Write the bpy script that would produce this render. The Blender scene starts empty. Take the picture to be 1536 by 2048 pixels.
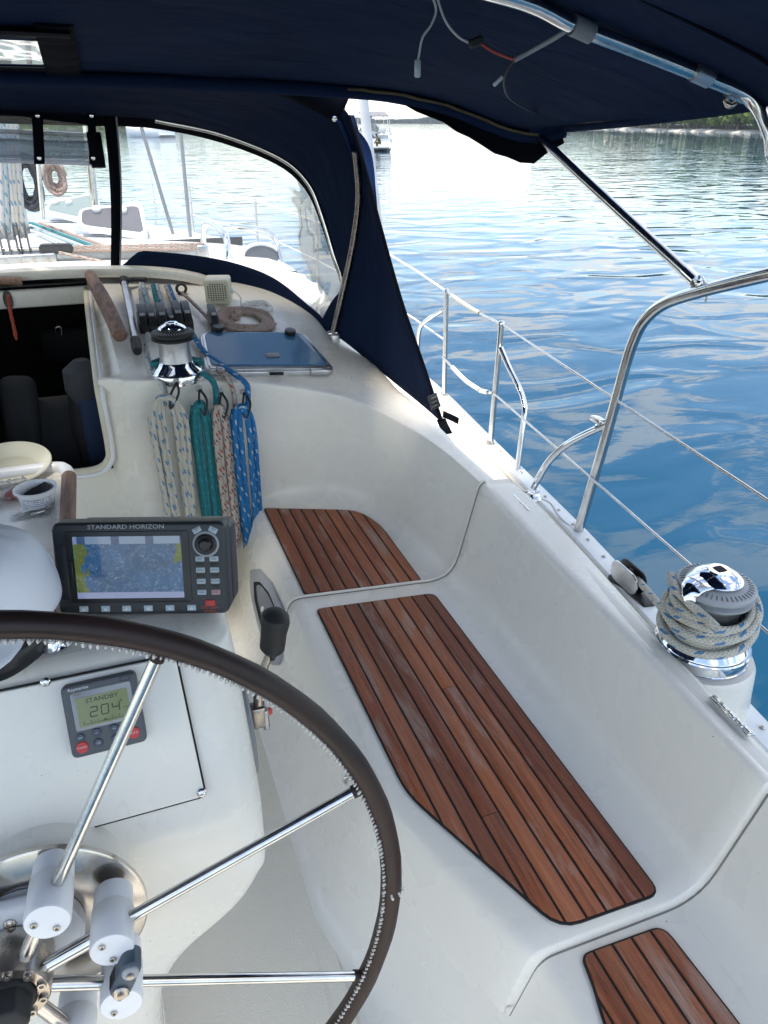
import bpy, bmesh, math, random
from mathutils import Vector, Matrix, noise
rnd = random.Random(7)
SC = bpy.context.scene
COL = SC.collection
# ------------------------------------------------------------------ camera, world, sun, exposure
FPX, CU, CV = 1500.0, 768.0, 1024.0
PITCH = math.atan(781 / FPX)
YAW = math.atan(608 / math.hypot(FPX, 781))
cF = Vector((math.sin(YAW) * math.cos(PITCH), math.cos(YAW) * math.cos(PITCH), -math.sin(PITCH)))
cR = Vector((math.cos(YAW), -math.sin(YAW), 0))
cU = cR.cross(cF)
cam = bpy.data.cameras.new('camera')
cam.sensor_fit = 'VERTICAL'; cam.sensor_height = 24; cam.lens = 24 * FPX / 2048
cam.clip_start = 0.02; cam.clip_end = 9000
camo = bpy.data.objects.new('camera', cam); COL.objects.link(camo)
camo.matrix_world = Matrix((cR, cU, -cF)).transposed().to_4x4()
SC.camera = camo

SUN_EL, SUN_AZ = math.radians(74), math.radians(-105)      # azimuth from boat's bow (+Y), negative = port
sd = Vector((math.sin(SUN_AZ) * math.cos(SUN_EL), math.cos(SUN_AZ) * math.cos(SUN_EL), math.sin(SUN_EL)))
sun = bpy.data.lights.new('sun', 'SUN'); sun.energy = 1.5; sun.angle = math.radians(12); sun.color = (1, .96, .90)
suno = bpy.data.objects.new('sun', sun); COL.objects.link(suno)
suno.rotation_euler = sd.to_track_quat('Z', 'Y').to_euler()

world = bpy.data.worlds.new('World'); SC.world = world; world.use_nodes = True
wn = world.node_tree.nodes; wl = world.node_tree.links; wn.clear()
def W(t, **k):
    n = wn.new(t)
    for a, b in k.items(): setattr(n, a, b)
    return n
wo = W('ShaderNodeOutputWorld'); bg = W('ShaderNodeBackground'); bg.inputs[1].default_value = 0.12
sky = W('ShaderNodeTexSky', sky_type='NISHITA', sun_disc=False)
sky.sun_elevation = SUN_EL; sky.sun_rotation = SUN_AZ; sky.air_density = 1.05; sky.dust_density = 0.35; sky.ozone_density = 3.5
tc = W('ShaderNodeTexCoord'); sep = W('ShaderNodeSeparateXYZ'); wl.new(tc.outputs['Generated'], sep.inputs[0])
zc = W('ShaderNodeMath', operation='MAXIMUM'); wl.new(sep.outputs[2], zc.inputs[0]); zc.inputs[1].default_value = 0.02
za = W('ShaderNodeMath', operation='ADD'); wl.new(zc.outputs[0], za.inputs[0]); za.inputs[1].default_value = 0.12
dx = W('ShaderNodeMath', operation='DIVIDE'); wl.new(sep.outputs[0], dx.inputs[0]); wl.new(za.outputs[0], dx.inputs[1])
dy = W('ShaderNodeMath', operation='DIVIDE'); wl.new(sep.outputs[1], dy.inputs[0]); wl.new(za.outputs[0], dy.inputs[1])
cb = W('ShaderNodeCombineXYZ'); wl.new(dx.outputs[0], cb.inputs[0]); wl.new(dy.outputs[0], cb.inputs[1])
ns = W('ShaderNodeTexNoise'); ns.inputs['Scale'].default_value = 2.1; ns.inputs['Detail'].default_value = 7; ns.inputs['Roughness'].default_value = .55
va = W('ShaderNodeVectorMath', operation='ADD'); va.inputs[1].default_value = (1.9, -1.3, 0); wl.new(cb.outputs[0], va.inputs[0]); wl.new(va.outputs[0], ns.inputs['Vector'])
rp = W('ShaderNodeValToRGB'); rp.color_ramp.elements[0].position = .49; rp.color_ramp.elements[1].position = .58
wl.new(ns.outputs[0], rp.inputs[0])
mixc = W('ShaderNodeMix', data_type='RGBA'); wl.new(rp.outputs[0], mixc.inputs[0])
wl.new(sky.outputs[0], mixc.inputs[6]); mixc.inputs[7].default_value = (5.2, 5.2, 5.1, 1)
wl.new(mixc.outputs[2], bg.inputs[0]); wl.new(bg.outputs[0], wo.inputs[0])

vs = SC.view_settings
vs.view_transform = 'Standard'; vs.look = 'None'; vs.gamma = 1; vs.exposure = 1.72; vs.use_curve_mapping = False
vs.use_white_balance = True; vs.white_balance_temperature = 7100; vs.white_balance_tint = 10
SC.cycles.max_bounces = 10; SC.cycles.transparent_max_bounces = 16; SC.cycles.diffuse_bounces = 6; SC.cycles.glossy_bounces = 5
SC.cycles.caustics_reflective = False; SC.cycles.caustics_refractive = False; SC.cycles.sample_clamp_indirect = 6
SC.cycles.use_denoising = True

WATER_Z = -2.65; SEAT = -1.5; SOLE = -1.93; CL = -0.35       # heights are measured from the camera (eye level = 0)

# ------------------------------------------------------------------ survey helpers: a sight line from the camera cut with a real plane of the boat
def ray(u, v): return cF * FPX + cR * (u - CU) - cU * (v - CV)
def PY(u, v, y): d = ray(u, v); return d * (y / d.y)
def PZ(u, v, z): d = ray(u, v); return d * (z / d.z)
def PX(u, v, x): d = ray(u, v); return d * (x / d.x)
def PD(u, v, dist): return ray(u, v) * (dist / FPX)
def PN(u, v, p0, n): d = ray(u, v); return d * (p0.dot(n) / d.dot(n))

# ------------------------------------------------------------------ materials
MATS = {}
class NT:
    def __init__(s, name):
        s.m = bpy.data.materials.new(name); s.m.use_nodes = True
        s.n = s.m.node_tree.nodes; s.l = s.m.node_tree.links
        s.b = s.n['Principled BSDF']; s.out = s.n['Material Output']; MATS[name] = s.m
        s._tc = None
    def N(s, t, **k):
        n = s.n.new(t)
        for a, b in k.items(): setattr(n, a, b)
        return n
    def tc(s, w='Object'):
        if not s._tc: s._tc = s.N('ShaderNodeTexCoord')
        return s._tc.outputs[w]
    def mth(s, op, a, b=None, clamp=False):
        n = s.N('ShaderNodeMath', operation=op); n.use_clamp = clamp
        for i, x in enumerate((a, b)):
            if x is None: continue
            if isinstance(x, (int, float)): n.inputs[i].default_value = x
            else: s.l.new(x, n.inputs[i])
        return n.outputs[0]
    def mapv(s, vec, scale=(1, 1, 1), loc=(0, 0, 0)):
        n = s.N('ShaderNodeMapping'); s.l.new(vec, n.inputs[0]); n.inputs['Scale'].default_value = scale; n.inputs['Location'].default_value = loc
        return n.outputs[0]
    def noise(s, scale, detail=3, rough=.5, vec=None, dist=0):
        n = s.N('ShaderNodeTexNoise'); n.inputs['Scale'].default_value = scale; n.inputs['Detail'].default_value = detail
        n.inputs['Roughness'].default_value = rough; n.inputs['Distortion'].default_value = dist
        s.l.new(vec if vec is not None else s.tc(), n.inputs['Vector']); return n.outputs[0]
    def ramp(s, fac, stops):
        n = s.N('ShaderNodeValToRGB'); e = n.color_ramp.elements
        while len(e) < len(stops): e.new(.5)
        for el, (p, c) in zip(e, stops):
            el.position = p; el.color = (c, c, c, 1) if isinstance(c, (int, float)) else (*c, 1)
        s.l.new(fac, n.inputs[0]); return n.outputs[0]
    def mix(s, fac, a, b, blend='MIX'):
        n = s.N('ShaderNodeMix', data_type='RGBA', blend_type=blend)
        for i, x in ((0, fac), (6, a), (7, b)):
            if isinstance(x, (int, float)): n.inputs[i].default_value = x
            elif isinstance(x, tuple): n.inputs[i].default_value = (*x, 1) if len(x) == 3 else x
            else: s.l.new(x, n.inputs[i])
        return n.outputs[2]
    def set(s, **k):
        for a, x in k.items():
            i = s.b.inputs[a.replace('_', ' ')]
            if isinstance(x, (int, float)): i.default_value = x
            elif isinstance(x, tuple): i.default_value = (*x, 1) if len(x) == 3 else x
            else: s.l.new(x, i)
        return s
    def bump(s, h, strength=.3, dist=.01):
        n = s.N('ShaderNodeBump'); n.inputs['Strength'].default_value = strength; n.inputs['Distance'].default_value = dist
        s.l.new(h, n.inputs['Height']); s.l.new(n.outputs[0], s.b.inputs['Normal']); return n

def simple(name, col, rough=.5, metal=0, var=.12, vs_=8, bump=0, bs=200, bd=.001, **k):
    t = NT(name); f = t.noise(vs_, 4)
    c = t.mix(t.ramp(f, [(.3, 0), (.7, 1)]), tuple(x * (1 - var) for x in col), tuple(min(1, x * (1 + var)) for x in col))
    t.set(Base_Color=c, Roughness=rough, Metallic=metal, **k)
    if bump: t.bump(t.noise(bs, 3), bump, bd)
    return t.m

def gel(name, col, stain=.16, rough=.25, nonskid=False):
    t = NT(name)
    big = t.ramp(t.noise(1.7, 4, .5), [(.50, 0), (.85, 1)])
    st = t.mth('MULTIPLY', big, stain)
    c = t.mix(st, col, (col[0] * .80, col[1] * .74, col[2] * .60))
    fine = t.ramp(t.noise(14, 8, .7), [(.3, 0), (.75, 1)])
    c = t.mix(t.mth('MULTIPLY', fine, .05), c, (col[0] * .78, col[1] * .79, col[2] * .8))
    vo = t.N('ShaderNodeTexVoronoi'); vo.inputs['Scale'].default_value = 26; t.l.new(t.tc(), vo.inputs['Vector'])
    dot = t.mth('LESS_THAN', vo.outputs['Distance'], .045)
    keep = t.mth('GREATER_THAN', t.noise(9, 2), .58)
    c = t.mix(t.mth('MULTIPLY', t.mth('MULTIPLY', dot, keep), .75), c, (.10, .09, .075))
    scr = t.ramp(t.noise(30, 3, .5, t.mapv(t.tc(), (1, .06, .5)), .6), [(.66, 0), (.72, 1)])
    c = t.mix(t.mth('MULTIPLY', scr, .10), c, (.35, .33, .30))
    t.set(Base_Color=c, Roughness=t.ramp(t.noise(7, 5), [(.2, rough - .02), (.8, rough + .07)]))
    if nonskid:
        v2 = t.N('ShaderNodeTexVoronoi'); v2.inputs['Scale'].default_value = 210; t.l.new(t.tc(), v2.inputs['Vector'])
        t.bump(v2.outputs['Distance'], .5, .002); t.set(Roughness=.6)
    else:
        t.bump(t.noise(3, 2), .06, .01)
    return t.m
gel('gelcoat', (.86, .825, .745))
gel('gelcoat_seat', (.865, .83, .75), .15)
gel('gelcoat_cream', (.80, .765, .67), .4)
gel('nonskid', (.88, .83, .71), .45, .5, True)
gel('deck_white', (.80, .80, .79), .12)

def metal(name, col, rough, var=.12, bump=.05):
    t = NT(name)
    f = t.noise(14, 6, .65)
    t.set(Base_Color=t.mix(t.ramp(f, [(.35, 0), (.75, 1)]), col, tuple(x * .72 for x in col)), Metallic=1.0,
          Roughness=t.ramp(t.noise(22, 5, .7), [(.3, max(.02, rough - var * .5)), (.75, rough + var)]))
    if bump: t.bump(t.noise(60, 2), bump, .002)
    return t.m
metal('chrome', (.80, .81, .83), .06, .08, 0)
metal('steel', (.70, .69, .67), .14, .15, .02)
metal('steel_worn', (.52, .47, .42), .26, .2, .05)
metal('steel_disc', (.60, .56, .52), .20, .10, .01)
metal('aluminium', (.62, .63, .64), .38, .15)
metal('drum_metal', (.55, .56, .58), .42, .12, .6)
metal('brass_zip', (.13, .11, .07), .5)
simple('toerail_alu', (.70, .72, .74), .38, 0, .06)
simple('black_plastic', (.018, .019, .021), .38, bump=.15)
simple('black_rubber', (.02, .02, .021), .6, bump=.2)
simple('dark_case', (.024, .028, .034), .42, bump=.25, bs=600)
simple('case_grey', (.085, .095, .105), .45, bump=.2, bs=500)
simple('grey_plastic', (.22, .23, .245), .5, bump=.2)
simple('mid_grey', (.36, .375, .39), .45)
simple('key_grey', (.42, .50, .54), .5)
simple('key_pink', (.50, .30, .33), .5)
simple('key_red', (.60, .05, .045), .45)
simple('white_plastic', (.78, .78, .79), .36, var=.05, bump=.08)
simple('cream_plastic', (.66, .62, .48), .45, var=.05)
simple('white_print', (.72, .73, .75), .5, var=.02)
simple('grey_print', (.30, .31, .33), .5, var=.02)
simple('red_print', (.45, .06, .02), .5, var=.02)
simple('lcd_ink', (.018, .022, .014), .5, var=.02)
simple('blue_grey', (.055, .08, .11), .42)
simple('rust_stain', (.30, .13, .05), .7)
simple('caulk', (.012, .012, .013), .75, bump=.4)
simple('stitch', (.60, .57, .52), .8)
simple('dark_hole', (.006, .006, .007), .8)
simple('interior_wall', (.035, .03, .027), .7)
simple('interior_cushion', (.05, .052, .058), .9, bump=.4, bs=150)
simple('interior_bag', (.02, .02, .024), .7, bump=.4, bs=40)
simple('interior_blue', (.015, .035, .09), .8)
simple('white_sock', (.74, .74, .74), .7)
simple('white_line', (.75, .75, .74), .6)
simple('frosted', (.50, .56, .56), .25)
simple('hose_black', (.012, .014, .02), .35)
simple('sand', (.46, .44, .40), .9, var=.35, vs_=.6)
simple('scrub_ground', (.09, .10, .05), .95, var=.4, vs_=.3)
simple('bark', (.20, .16, .12), .9)
simple('solar', (.012, .03, .075), .12)
simple('shirt', (.12, .10, .05), .9)
simple('hull_white', (.78, .79, .80), .35)
simple('sail_white', (.74, .74, .73), .8)
simple('wire_white', (.60, .60, .60), .5)
simple('wire_red', (.40, .05, .04), .5)
simple('red_cord', (.36, .05, .03), .8)
simple('teak_old', (.27, .175, .12), .75, var=.3, vs_=20)

# teak planks: grain runs along Y
t = NT('teak')
oi = t.N('ShaderNodeObjectInfo')
off = t.N('ShaderNodeVectorMath', operation='ADD'); t.l.new(t.tc(), off.inputs[0])
cbn = t.N('ShaderNodeCombineXYZ'); t.l.new(t.mth('MULTIPLY', oi.outputs['Random'], 40.0), cbn.inputs[0]); t.l.new(t.mth('MULTIPLY', oi.outputs['Random'], 93.0), cbn.inputs[1]); t.l.new(cbn.outputs[0], off.inputs[1])
gv = t.mapv(off.outputs[0], (95, 3.0, 30)); g1 = t.noise(1, 6, .65, gv, .35)
gv2 = t.mapv(off.outputs[0], (420, 11, 60)); g2 = t.noise(1, 4, .7, gv2)
base = t.mix(t.ramp(g1, [(.30, 0), (.70, 1)]), (.20, .044, .018), (.45, .145, .064))
base = t.mix(t.mth('MULTIPLY', t.ramp(g2, [(.36, 1), (.52, 0)]), .75), base, (.06, .018, .010))
hue = t.mth('FRACT', t.mth('MULTIPLY', oi.outputs['Random'], 7.31))
base = t.mix(t.mth('MULTIPLY', hue, .60), base, (.46, .155, .062))
dk = t.mth('FRACT', t.mth('MULTIPLY', oi.outputs['Random'], 13.7))
base = t.mix(t.mth('MULTIPLY', t.mth('GREATER_THAN', dk, .62), .50), base, (.12, .028, .015))
wv = t.noise(1, 5, .6, t.mapv(off.outputs[0], (12, 2.6, 8)), .3)
wear = t.mth('MULTIPLY', t.ramp(wv, [(.53, 0), (.68, 1)]), t.ramp(g2, [(.3, .2), (.6, .85)]))
base = t.mix(wear, base, (.42, .35, .30))
cr_ = t.noise(1, 3, .6, t.mapv(off.outputs[0], (60, 420, 20)))
base = t.mix(t.mth('MULTIPLY', t.ramp(cr_, [(.62, 0), (.72, 1)]), .22), base, (.40, .30, .25))
t.set(Base_Color=base, Roughness=t.ramp(wv, [(.3, .42), (.7, .75)]))
hgt = t.mth('ADD', t.mth('MULTIPLY', g1, .6), t.mth('MULTIPLY', g2, .6)); t.bump(hgt, .5, .0016)

t = NT('teak_rail')
gv = t.mapv(t.tc(), (60, 6, 60)); g1 = t.noise(1, 6, .65, gv, .3)
t.set(Base_Color=t.mix(t.ramp(g1, [(.3, 0), (.7, 1)]), (.13, .070, .048), (.33, .205, .15)), Roughness=.7); t.bump(g1, .4, .002)

t = NT('leather')
n1 = t.noise(220, 4, .6); n2 = t.noise(6, 4)
t.set(Base_Color=t.mix(t.ramp(n2, [(.35, 0), (.7, 1)]), (.020, .012, .011), (.040, .023, .020)), Roughness=t.ramp(n2, [(.3, .34), (.7, .52)]), Specular_IOR_Level=.3)
t.bump(n1, .25, .0008)

def canvas(name, a, b, trans=.0):
    t = NT(name)
    wx = t.N('ShaderNodeTexWave'); wx.inputs['Scale'].default_value = 380; t.l.new(t.tc(), wx.inputs['Vector'])
    nb = t.noise(3.2, 5, .6); nf = t.noise(420, 2)
    c = t.mix(t.ramp(nb, [(.3, 0), (.72, 1)]), a, b)
    c = t.mix(t.mth('MULTIPLY', t.ramp(t.noise(38, 6, .75), [(.60, 0), (.74, 1)]), .10), c, (.03, .035, .045))
    t.set(Base_Color=c, Roughness=.9, Specular_IOR_Level=.12)
    h = t.mth('ADD', t.mth('MULTIPLY', nf, .25), t.mth('MULTIPLY', t.noise(2.6, 3, .5, t.mapv(t.tc(), (1, 2.6, 1)), .6), 7.0)); t.bump(h, .5, .008)
    return t.m
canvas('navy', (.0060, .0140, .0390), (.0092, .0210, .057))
canvas('navy_lit', (.020, .045, .13), (.03, .065, .18))  # brighter copy of navy, daylight on the outer flap painted in
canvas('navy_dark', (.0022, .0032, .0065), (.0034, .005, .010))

def vinyl(name, haze, tint=(.95, .97, .98), gloss=.05, rip=.35):
    t = NT(name); t.n.remove(t.b)
    tr = t.N('ShaderNodeBsdfTransparent'); tr.inputs[0].default_value = (*tint, 1)
    df = t.N('ShaderNodeBsdfTranslucent'); df.inputs[0].default_value = (.85, .9, .95, 1)
    d2 = t.N('ShaderNodeBsdfDiffuse'); d2.inputs[0].default_value = (.8, .85, .9, 1)
    gl = t.N('ShaderNodeBsdfGlossy'); gl.inputs['Roughness'].default_value = gloss
    bp = t.N('ShaderNodeBump'); bp.inputs['Strength'].default_value = rip; bp.inputs['Distance'].default_value = .02
    t.l.new(t.noise(6, 2), bp.inputs['Height']); t.l.new(bp.outputs[0], gl.inputs['Normal'])
    m0 = t.N('ShaderNodeMixShader'); t.l.new(df.outputs[0], m0.inputs[1]); t.l.new(d2.outputs[0], m0.inputs[2]); m0.inputs[0].default_value = .4
    m1 = t.N('ShaderNodeMixShader'); t.l.new(tr.outputs[0], m1.inputs[1]); t.l.new(m0.outputs[0], m1.inputs[2])
    hz = t.mth('MULTIPLY', t.ramp(t.noise(2.6, 6, .62), [(.32, .25), (.75, 1.7)]), haze); t.l.new(hz, m1.inputs[0])
    fr = t.N('ShaderNodeFresnel'); fr.inputs[0].default_value = 1.4; t.l.new(bp.outputs[0], fr.inputs['Normal'])
    m2 = t.N('ShaderNodeMixShader'); t.l.new(t.mth('MULTIPLY', fr.outputs[0], .7), m2.inputs[0]); t.l.new(m1.outputs[0], m2.inputs[1]); t.l.new(gl.outputs[0], m2.inputs[2])
    t.l.new(m2.outputs[0], t.out.inputs[0]); return t.m
vinyl('vinyl', .13)
vinyl('vinyl_center', .035)
vinyl('vinyl_roll', .22, (.72, .75, .78), .08, .8)
vinyl('polybag', .30, (.9, .9, .9), .12, 1.0)

def rope(name, base, f1, f2=None, period=.05, n=3, width=.36, q=.011):
    t = NT(name); uv = t.N('ShaderNodeUVMap'); s = t.N('ShaderNodeSeparateXYZ'); t.l.new(uv.outputs[0], s.inputs[0])
    u, v = s.outputs[0], s.outputs[1]
    a = t.mth('ADD', t.mth('ADD', t.mth('MULTIPLY', u, 1 / period), v), t.mth('MULTIPLY', t.noise(25, 2), .5))
    fl = t.mth('MULTIPLY', t.mth('LESS_THAN', t.mth('FRACT', a), width), t.mth('LESS_THAN', t.mth('FRACT', t.mth('ADD', t.mth('MULTIPLY', v, n), t.mth('MULTIPLY', u, .5 / period))), .34))
    c = t.mix(t.ramp(t.noise(40, 4), [(.3, 0), (.7, 1)]), tuple(x * .84 for x in base), base)
    c = t.mix(fl, c, f1)
    if f2:
        b = t.mth('ADD', t.mth('MULTIPLY', u, 1 / period), t.mth('ADD', v, .5))
        f2m = t.mth('MULTIPLY', t.mth('LESS_THAN', t.mth('FRACT', b), width * .6), t.mth('LESS_THAN', t.mth('FRACT', t.mth('ADD', t.mth('MULTIPLY', v, n), t.mth('ADD', t.mth('MULTIPLY', u, .5 / period), .5))), .3))
        c = t.mix(f2m, c, f2)
    x = t.mth('SINE', t.mth('MULTIPLY', t.mth('ADD', t.mth('MULTIPLY', u, 1 / q), t.mth('MULTIPLY', v, 6)), 6.283))
    y = t.mth('SINE', t.mth('MULTIPLY', t.mth('SUBTRACT', t.mth('MULTIPLY', u, 1 / q), t.mth('MULTIPLY', v, 6)), 6.283))
    h = t.mth('MAXIMUM', x, y)
    c = t.mix(t.mth('MULTIPLY', t.ramp(h, [(.2, 1), (.7, 0)]), .38), c, tuple(z * .42 for z in base))
    t.set(Base_Color=c, Roughness=.85); t.bump(h, .6, .0016); return t.m
rope('rope_cream', (.66, .625, .53), (.05, .22, .44))
rope('rope_teal', (.012, .21, .24), (.03, .30, .33), None, .03, 3, .3)
rope('rope_red', (.60, .53, .46), (.42, .04, .04), (.05, .05, .06), .04)
rope('rope_blue', (.010, .20, .50), (.50, .58, .64), None, .05, 3, .3)
rope('rope_tan', (.52, .38, .31), (.52, .42, .36), (.18, .10, .08), .02)
rope('rope_white', (.62, .62, .60), (.10, .22, .36), None, .05)
rope('rope_tealwhite', (.50, .58, .60), (.02, .28, .40), None, .04, 3, .5)

def leaf(name, a, b):
    t = NT(name); oi = t.N('ShaderNodeObjectInfo')
    f = t.mth('ADD', t.mth('MULTIPLY', t.noise(.9, 3), .6), t.mth('MULTIPLY', oi.outputs['Random'], .4))
    cc_ = t.mix(t.ramp(f, [(.3, 0), (.65, 1)]), a, b); t.set(Base_Color=cc_, Roughness=.7)
    tr = t.N('ShaderNodeBsdfTranslucent'); t.l.new(cc_, tr.inputs[0]); mx = t.N('ShaderNodeMixShader'); mx.inputs[0].default_value = .4
    t.l.new(t.b.outputs[0], mx.inputs[1]); t.l.new(tr.outputs[0], mx.inputs[2]); t.l.new(mx.outputs[0], t.out.inputs[0]); return t.m
leaf('leaf_mangrove', (.05, .095, .014), (.17, .25, .04))
leaf('leaf_far', (.045, .065, .04), (.085, .11, .06))

# water
t = NT('water')
geo = t.N('ShaderNodeNewGeometry'); P = geo.outputs['Position']
v1 = t.mapv(P, (.62, 1.0, 1)); w1 = t.noise(1.0, 1.5, .35, v1, .8)
v2 = t.mapv(P, (.8, 1.6, 1)); w2 = t.noise(3.4, 3, .5, v2, .3)
v3 = t.mapv(P, (.06, .12, 1)); w3 = t.noise(1.0, 3, .5, v3)
patch = t.ramp(t.noise(.03, 3, .5, P), [(.35, .35), (.65, 1)])
h = t.mth('ADD', t.mth('MULTIPLY', w1, 1.0), t.mth('MULTIPLY', t.mth('MULTIPLY', w2, .06), patch))
h = t.mth('ADD', h, t.mth('MULTIPLY', w3, 1.6))
t.set(Base_Color=(.003, .052, .105), Roughness=.012, IOR=1.33)
t.bump(h, 1.0, .055)

# ------------------------------------------------------------------ mesh helpers
WM = {}
I4 = Matrix.Identity(4)
def link(o, parent):
    COL.objects.link(o)
    if parent is not None: o.parent = parent
    return o
def thing(name, label, cat, loc=(0, 0, 0), M=None, group=None):
    o = bpy.data.objects.new(name, None); COL.objects.link(o)
    mm = M if M is not None else Matrix.Translation(Vector(loc))
    o.matrix_world = mm; WM[o] = mm.copy(); o.empty_display_size = .05
    o['label'] = label; o['category'] = cat
    if group: o['group'] = group
    return o
def tag(o, label, cat, group=None):
    o['label'] = label; o['category'] = cat
    if group: o['group'] = group
    return o
def struct(o, label=None):
    o['kind'] = 'structure'
    if label: o['label'] = label
    return o
def mesh(name, V, F, mat, parent=None, smooth=True, uv=None, local=False, sharp=40):
    wmx = WM.get(parent, I4) if parent is not None else I4
    V = [Vector(v) for v in V]
    if parent is not None and not local:
        inv = wmx.inverted(); V = [inv @ v for v in V]
    elif parent is None and not local:
        # origin at the bottom centre of the thing
        if V:
            c = Vector((sum(v.x for v in V) / len(V), sum(v.y for v in V) / len(V), min(v.z for v in V)))
            V = [v - c for v in V]
    me = bpy.data.meshes.new(name); me.from_pydata([tuple(v) for v in V], [], F); me.update()
    if uv is not None:
        lay = me.uv_layers.new(name='UVMap')
        for lp in me.loops: lay.data[lp.index].uv = uv[lp.vertex_index]
    if smooth:
        me.polygons.foreach_set('use_smooth', [True] * len(me.polygons))
        if sharp: me.set_sharp_from_angle(angle=math.radians(sharp))
    me.materials.append(MATS[mat])
    o = bpy.data.objects.new(name, me); link(o, parent)
    if parent is None and not local and V: o.location = c; WM[o] = Matrix.Translation(c)
    else: WM[o] = wmx.copy()
    return o
def cr(pts, n=8, closed=False):
    pts = [Vector(p) for p in pts]; N = len(pts); out = []
    rng = range(N) if closed else range(N - 1)
    for i in rng:
        p1, p2 = pts[i], pts[(i + 1) % N]
        p0 = pts[i - 1] if (closed or i > 0) else p1 * 2 - p2
        p3 = pts[(i + 2) % N] if (closed or i + 2 < N) else p2 * 2 - p1
        for k in range(n):
            s = k / n
            out.append(.5 * ((2 * p1) + (p2 - p0) * s + (2 * p0 - 5 * p1 + 4 * p2 - p3) * s * s + (3 * p1 - p0 - 3 * p2 + p3) * s ** 3))
    if not closed: out.append(pts[-1])
    return out
def resample(pts, n):
    L = [0]
    for a, b in zip(pts, pts[1:]): L.append(L[-1] + (b - a).length)
    out = []; j = 0
    for i in range(n):
        d = L[-1] * i / (n - 1)
        while j < len(L) - 2 and L[j + 1] < d: j += 1
        f = (d - L[j]) / max(1e-9, L[j + 1] - L[j]); out.append(pts[j].lerp(pts[j + 1], min(1, max(0, f))))
    return out
def tube_data(pts, r, seg=10, closed=False, caps=True, flat=1.0):
    pts = [Vector(p) for p in pts]; N = len(pts); V = []; F = []; UV = []
    T = []
    for i in range(N):
        a = pts[i - 1] if (closed or i > 0) else pts[i]; b = pts[(i + 1) % N] if (closed or i < N - 1) else pts[i]
        d = (b - a); T.append(d.normalized() if d.length > 1e-9 else Vector((0, 0, 1)))
    up = Vector((0, 0, 1)) if abs(T[0].z) < .9 else Vector((1, 0, 0))
    nrm = (up - T[0] * up.dot(T[0])).normalized(); L = 0
    for i in range(N):
        if i: L += (pts[i] - pts[i - 1]).length; nrm = (nrm - T[i] * nrm.dot(T[i])).normalized()
        bn = T[i].cross(nrm); ri = r[i] if isinstance(r, (list, tuple)) else r
        for k in range(seg):
            a = 2 * math.pi * k / seg
            V.append(pts[i] + nrm * math.cos(a) * ri * flat + bn * math.sin(a) * ri); UV.append((L, k / seg))
    for i in range(N if closed else N - 1):
        for k in range(seg):
            k2 = (k + 1) % seg; i2 = (i + 1) % N
            F.append((i * seg + k, i * seg + k2, i2 * seg + k2, i2 * seg + k))
    if caps and not closed:
        F.append(tuple(range(seg))[::-1]); F.append(tuple((N - 1) * seg + k for k in range(seg)))
    return V, F, UV
def tube(name, pts, r, mat, parent=None, seg=10, closed=False, n=0, flat=1.0, local=False):
    if n: pts = cr(pts, n, closed)
    V, F, UV = tube_data(pts, r, seg, closed, True, flat)
    # separate seam so the texture runs round the rope without a break
    return mesh(name, V, F, mat, parent, True, UV, local, 50)
def xf(M, V): return [M @ Vector(v) for v in V]
def box_data(size, bevel=0, seg=2):
    bm = bmesh.new(); bmesh.ops.create_cube(bm, size=1)
    for v in bm.verts: v.co = Vector((v.co.x * size[0], v.co.y * size[1], v.co.z * size[2]))
    if bevel: bmesh.ops.bevel(bm, geom=bm.edges[:], offset=bevel, segments=seg, profile=.5, affect='EDGES')
    bm.verts.index_update()
    V = [v.co.copy() for v in bm.verts]; F = [tuple(v.index for v in f.verts) for f in bm.faces]; bm.free(); return V, F
def box(name, size, M, mat, parent=None, bevel=0, seg=2, local=False):
    if not isinstance(M, Matrix): M = Matrix.Translation(Vector(M))
    V, F = box_data(size, bevel, seg); return mesh(name, xf(M, V), F, mat, parent, bool(bevel), None, local, 45)
def lathe(name, prof, M, mat, parent=None, seg=32, local=False, sharp=35):
    V = []; F = []
    for r, h in prof:
        for k in range(seg): a = 2 * math.pi * k / seg; V.append(Vector((r * math.cos(a), r * math.sin(a), h)))
    for i in range(len(prof) - 1):
        for k in range(seg):
            k2 = (k + 1) % seg; F.append((i * seg + k, i * seg + k2, (i + 1) * seg + k2, (i + 1) * seg + k))
    F.append(tuple(range(seg))[::-1]); F.append(tuple((len(prof) - 1) * seg + k for k in range(seg)))
    if not isinstance(M, Matrix): M = Matrix.Translation(Vector(M))
    return mesh(name, xf(M, V), F, mat, parent, True, None, local, sharp)
def prism_data(poly, h, bevel=0, seg=2):
    bm = bmesh.new(); vs_ = [bm.verts.new((p[0], p[1], 0)) for p in poly]
    f = bm.faces.new(vs_); f.normal_update()
    if f.normal.z < 0: f.normal_flip()
    r = bmesh.ops.extrude_face_region(bm, geom=[f]); top = [g for g in r['geom'] if isinstance(g, bmesh.types.BMVert)]
    for v in top: v.co.z = h
    bmesh.ops.recalc_face_normals(bm, faces=bm.faces[:])
    if bevel:
        ed = [e for e in bm.edges if all(abs(v.co.z - h) < 1e-6 for v in e.verts)]
        bmesh.ops.bevel(bm, geom=ed, offset=bevel, segments=seg, profile=.5, affect='EDGES')
    bm.verts.index_update()
    V = [v.co.copy() for v in bm.verts]; F = [tuple(v.index for v in g.verts) for g in bm.faces]; bm.free(); return V, F
def prism(name, poly, h, M, mat, parent=None, bevel=0, seg=2, local=False):
    if not isinstance(M, Matrix): M = Matrix.Translation(Vector(M))
    V, F = prism_data(poly, h, bevel, seg); return mesh(name, xf(M, V), F, mat, parent, bool(bevel), None, local, 45)
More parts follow.
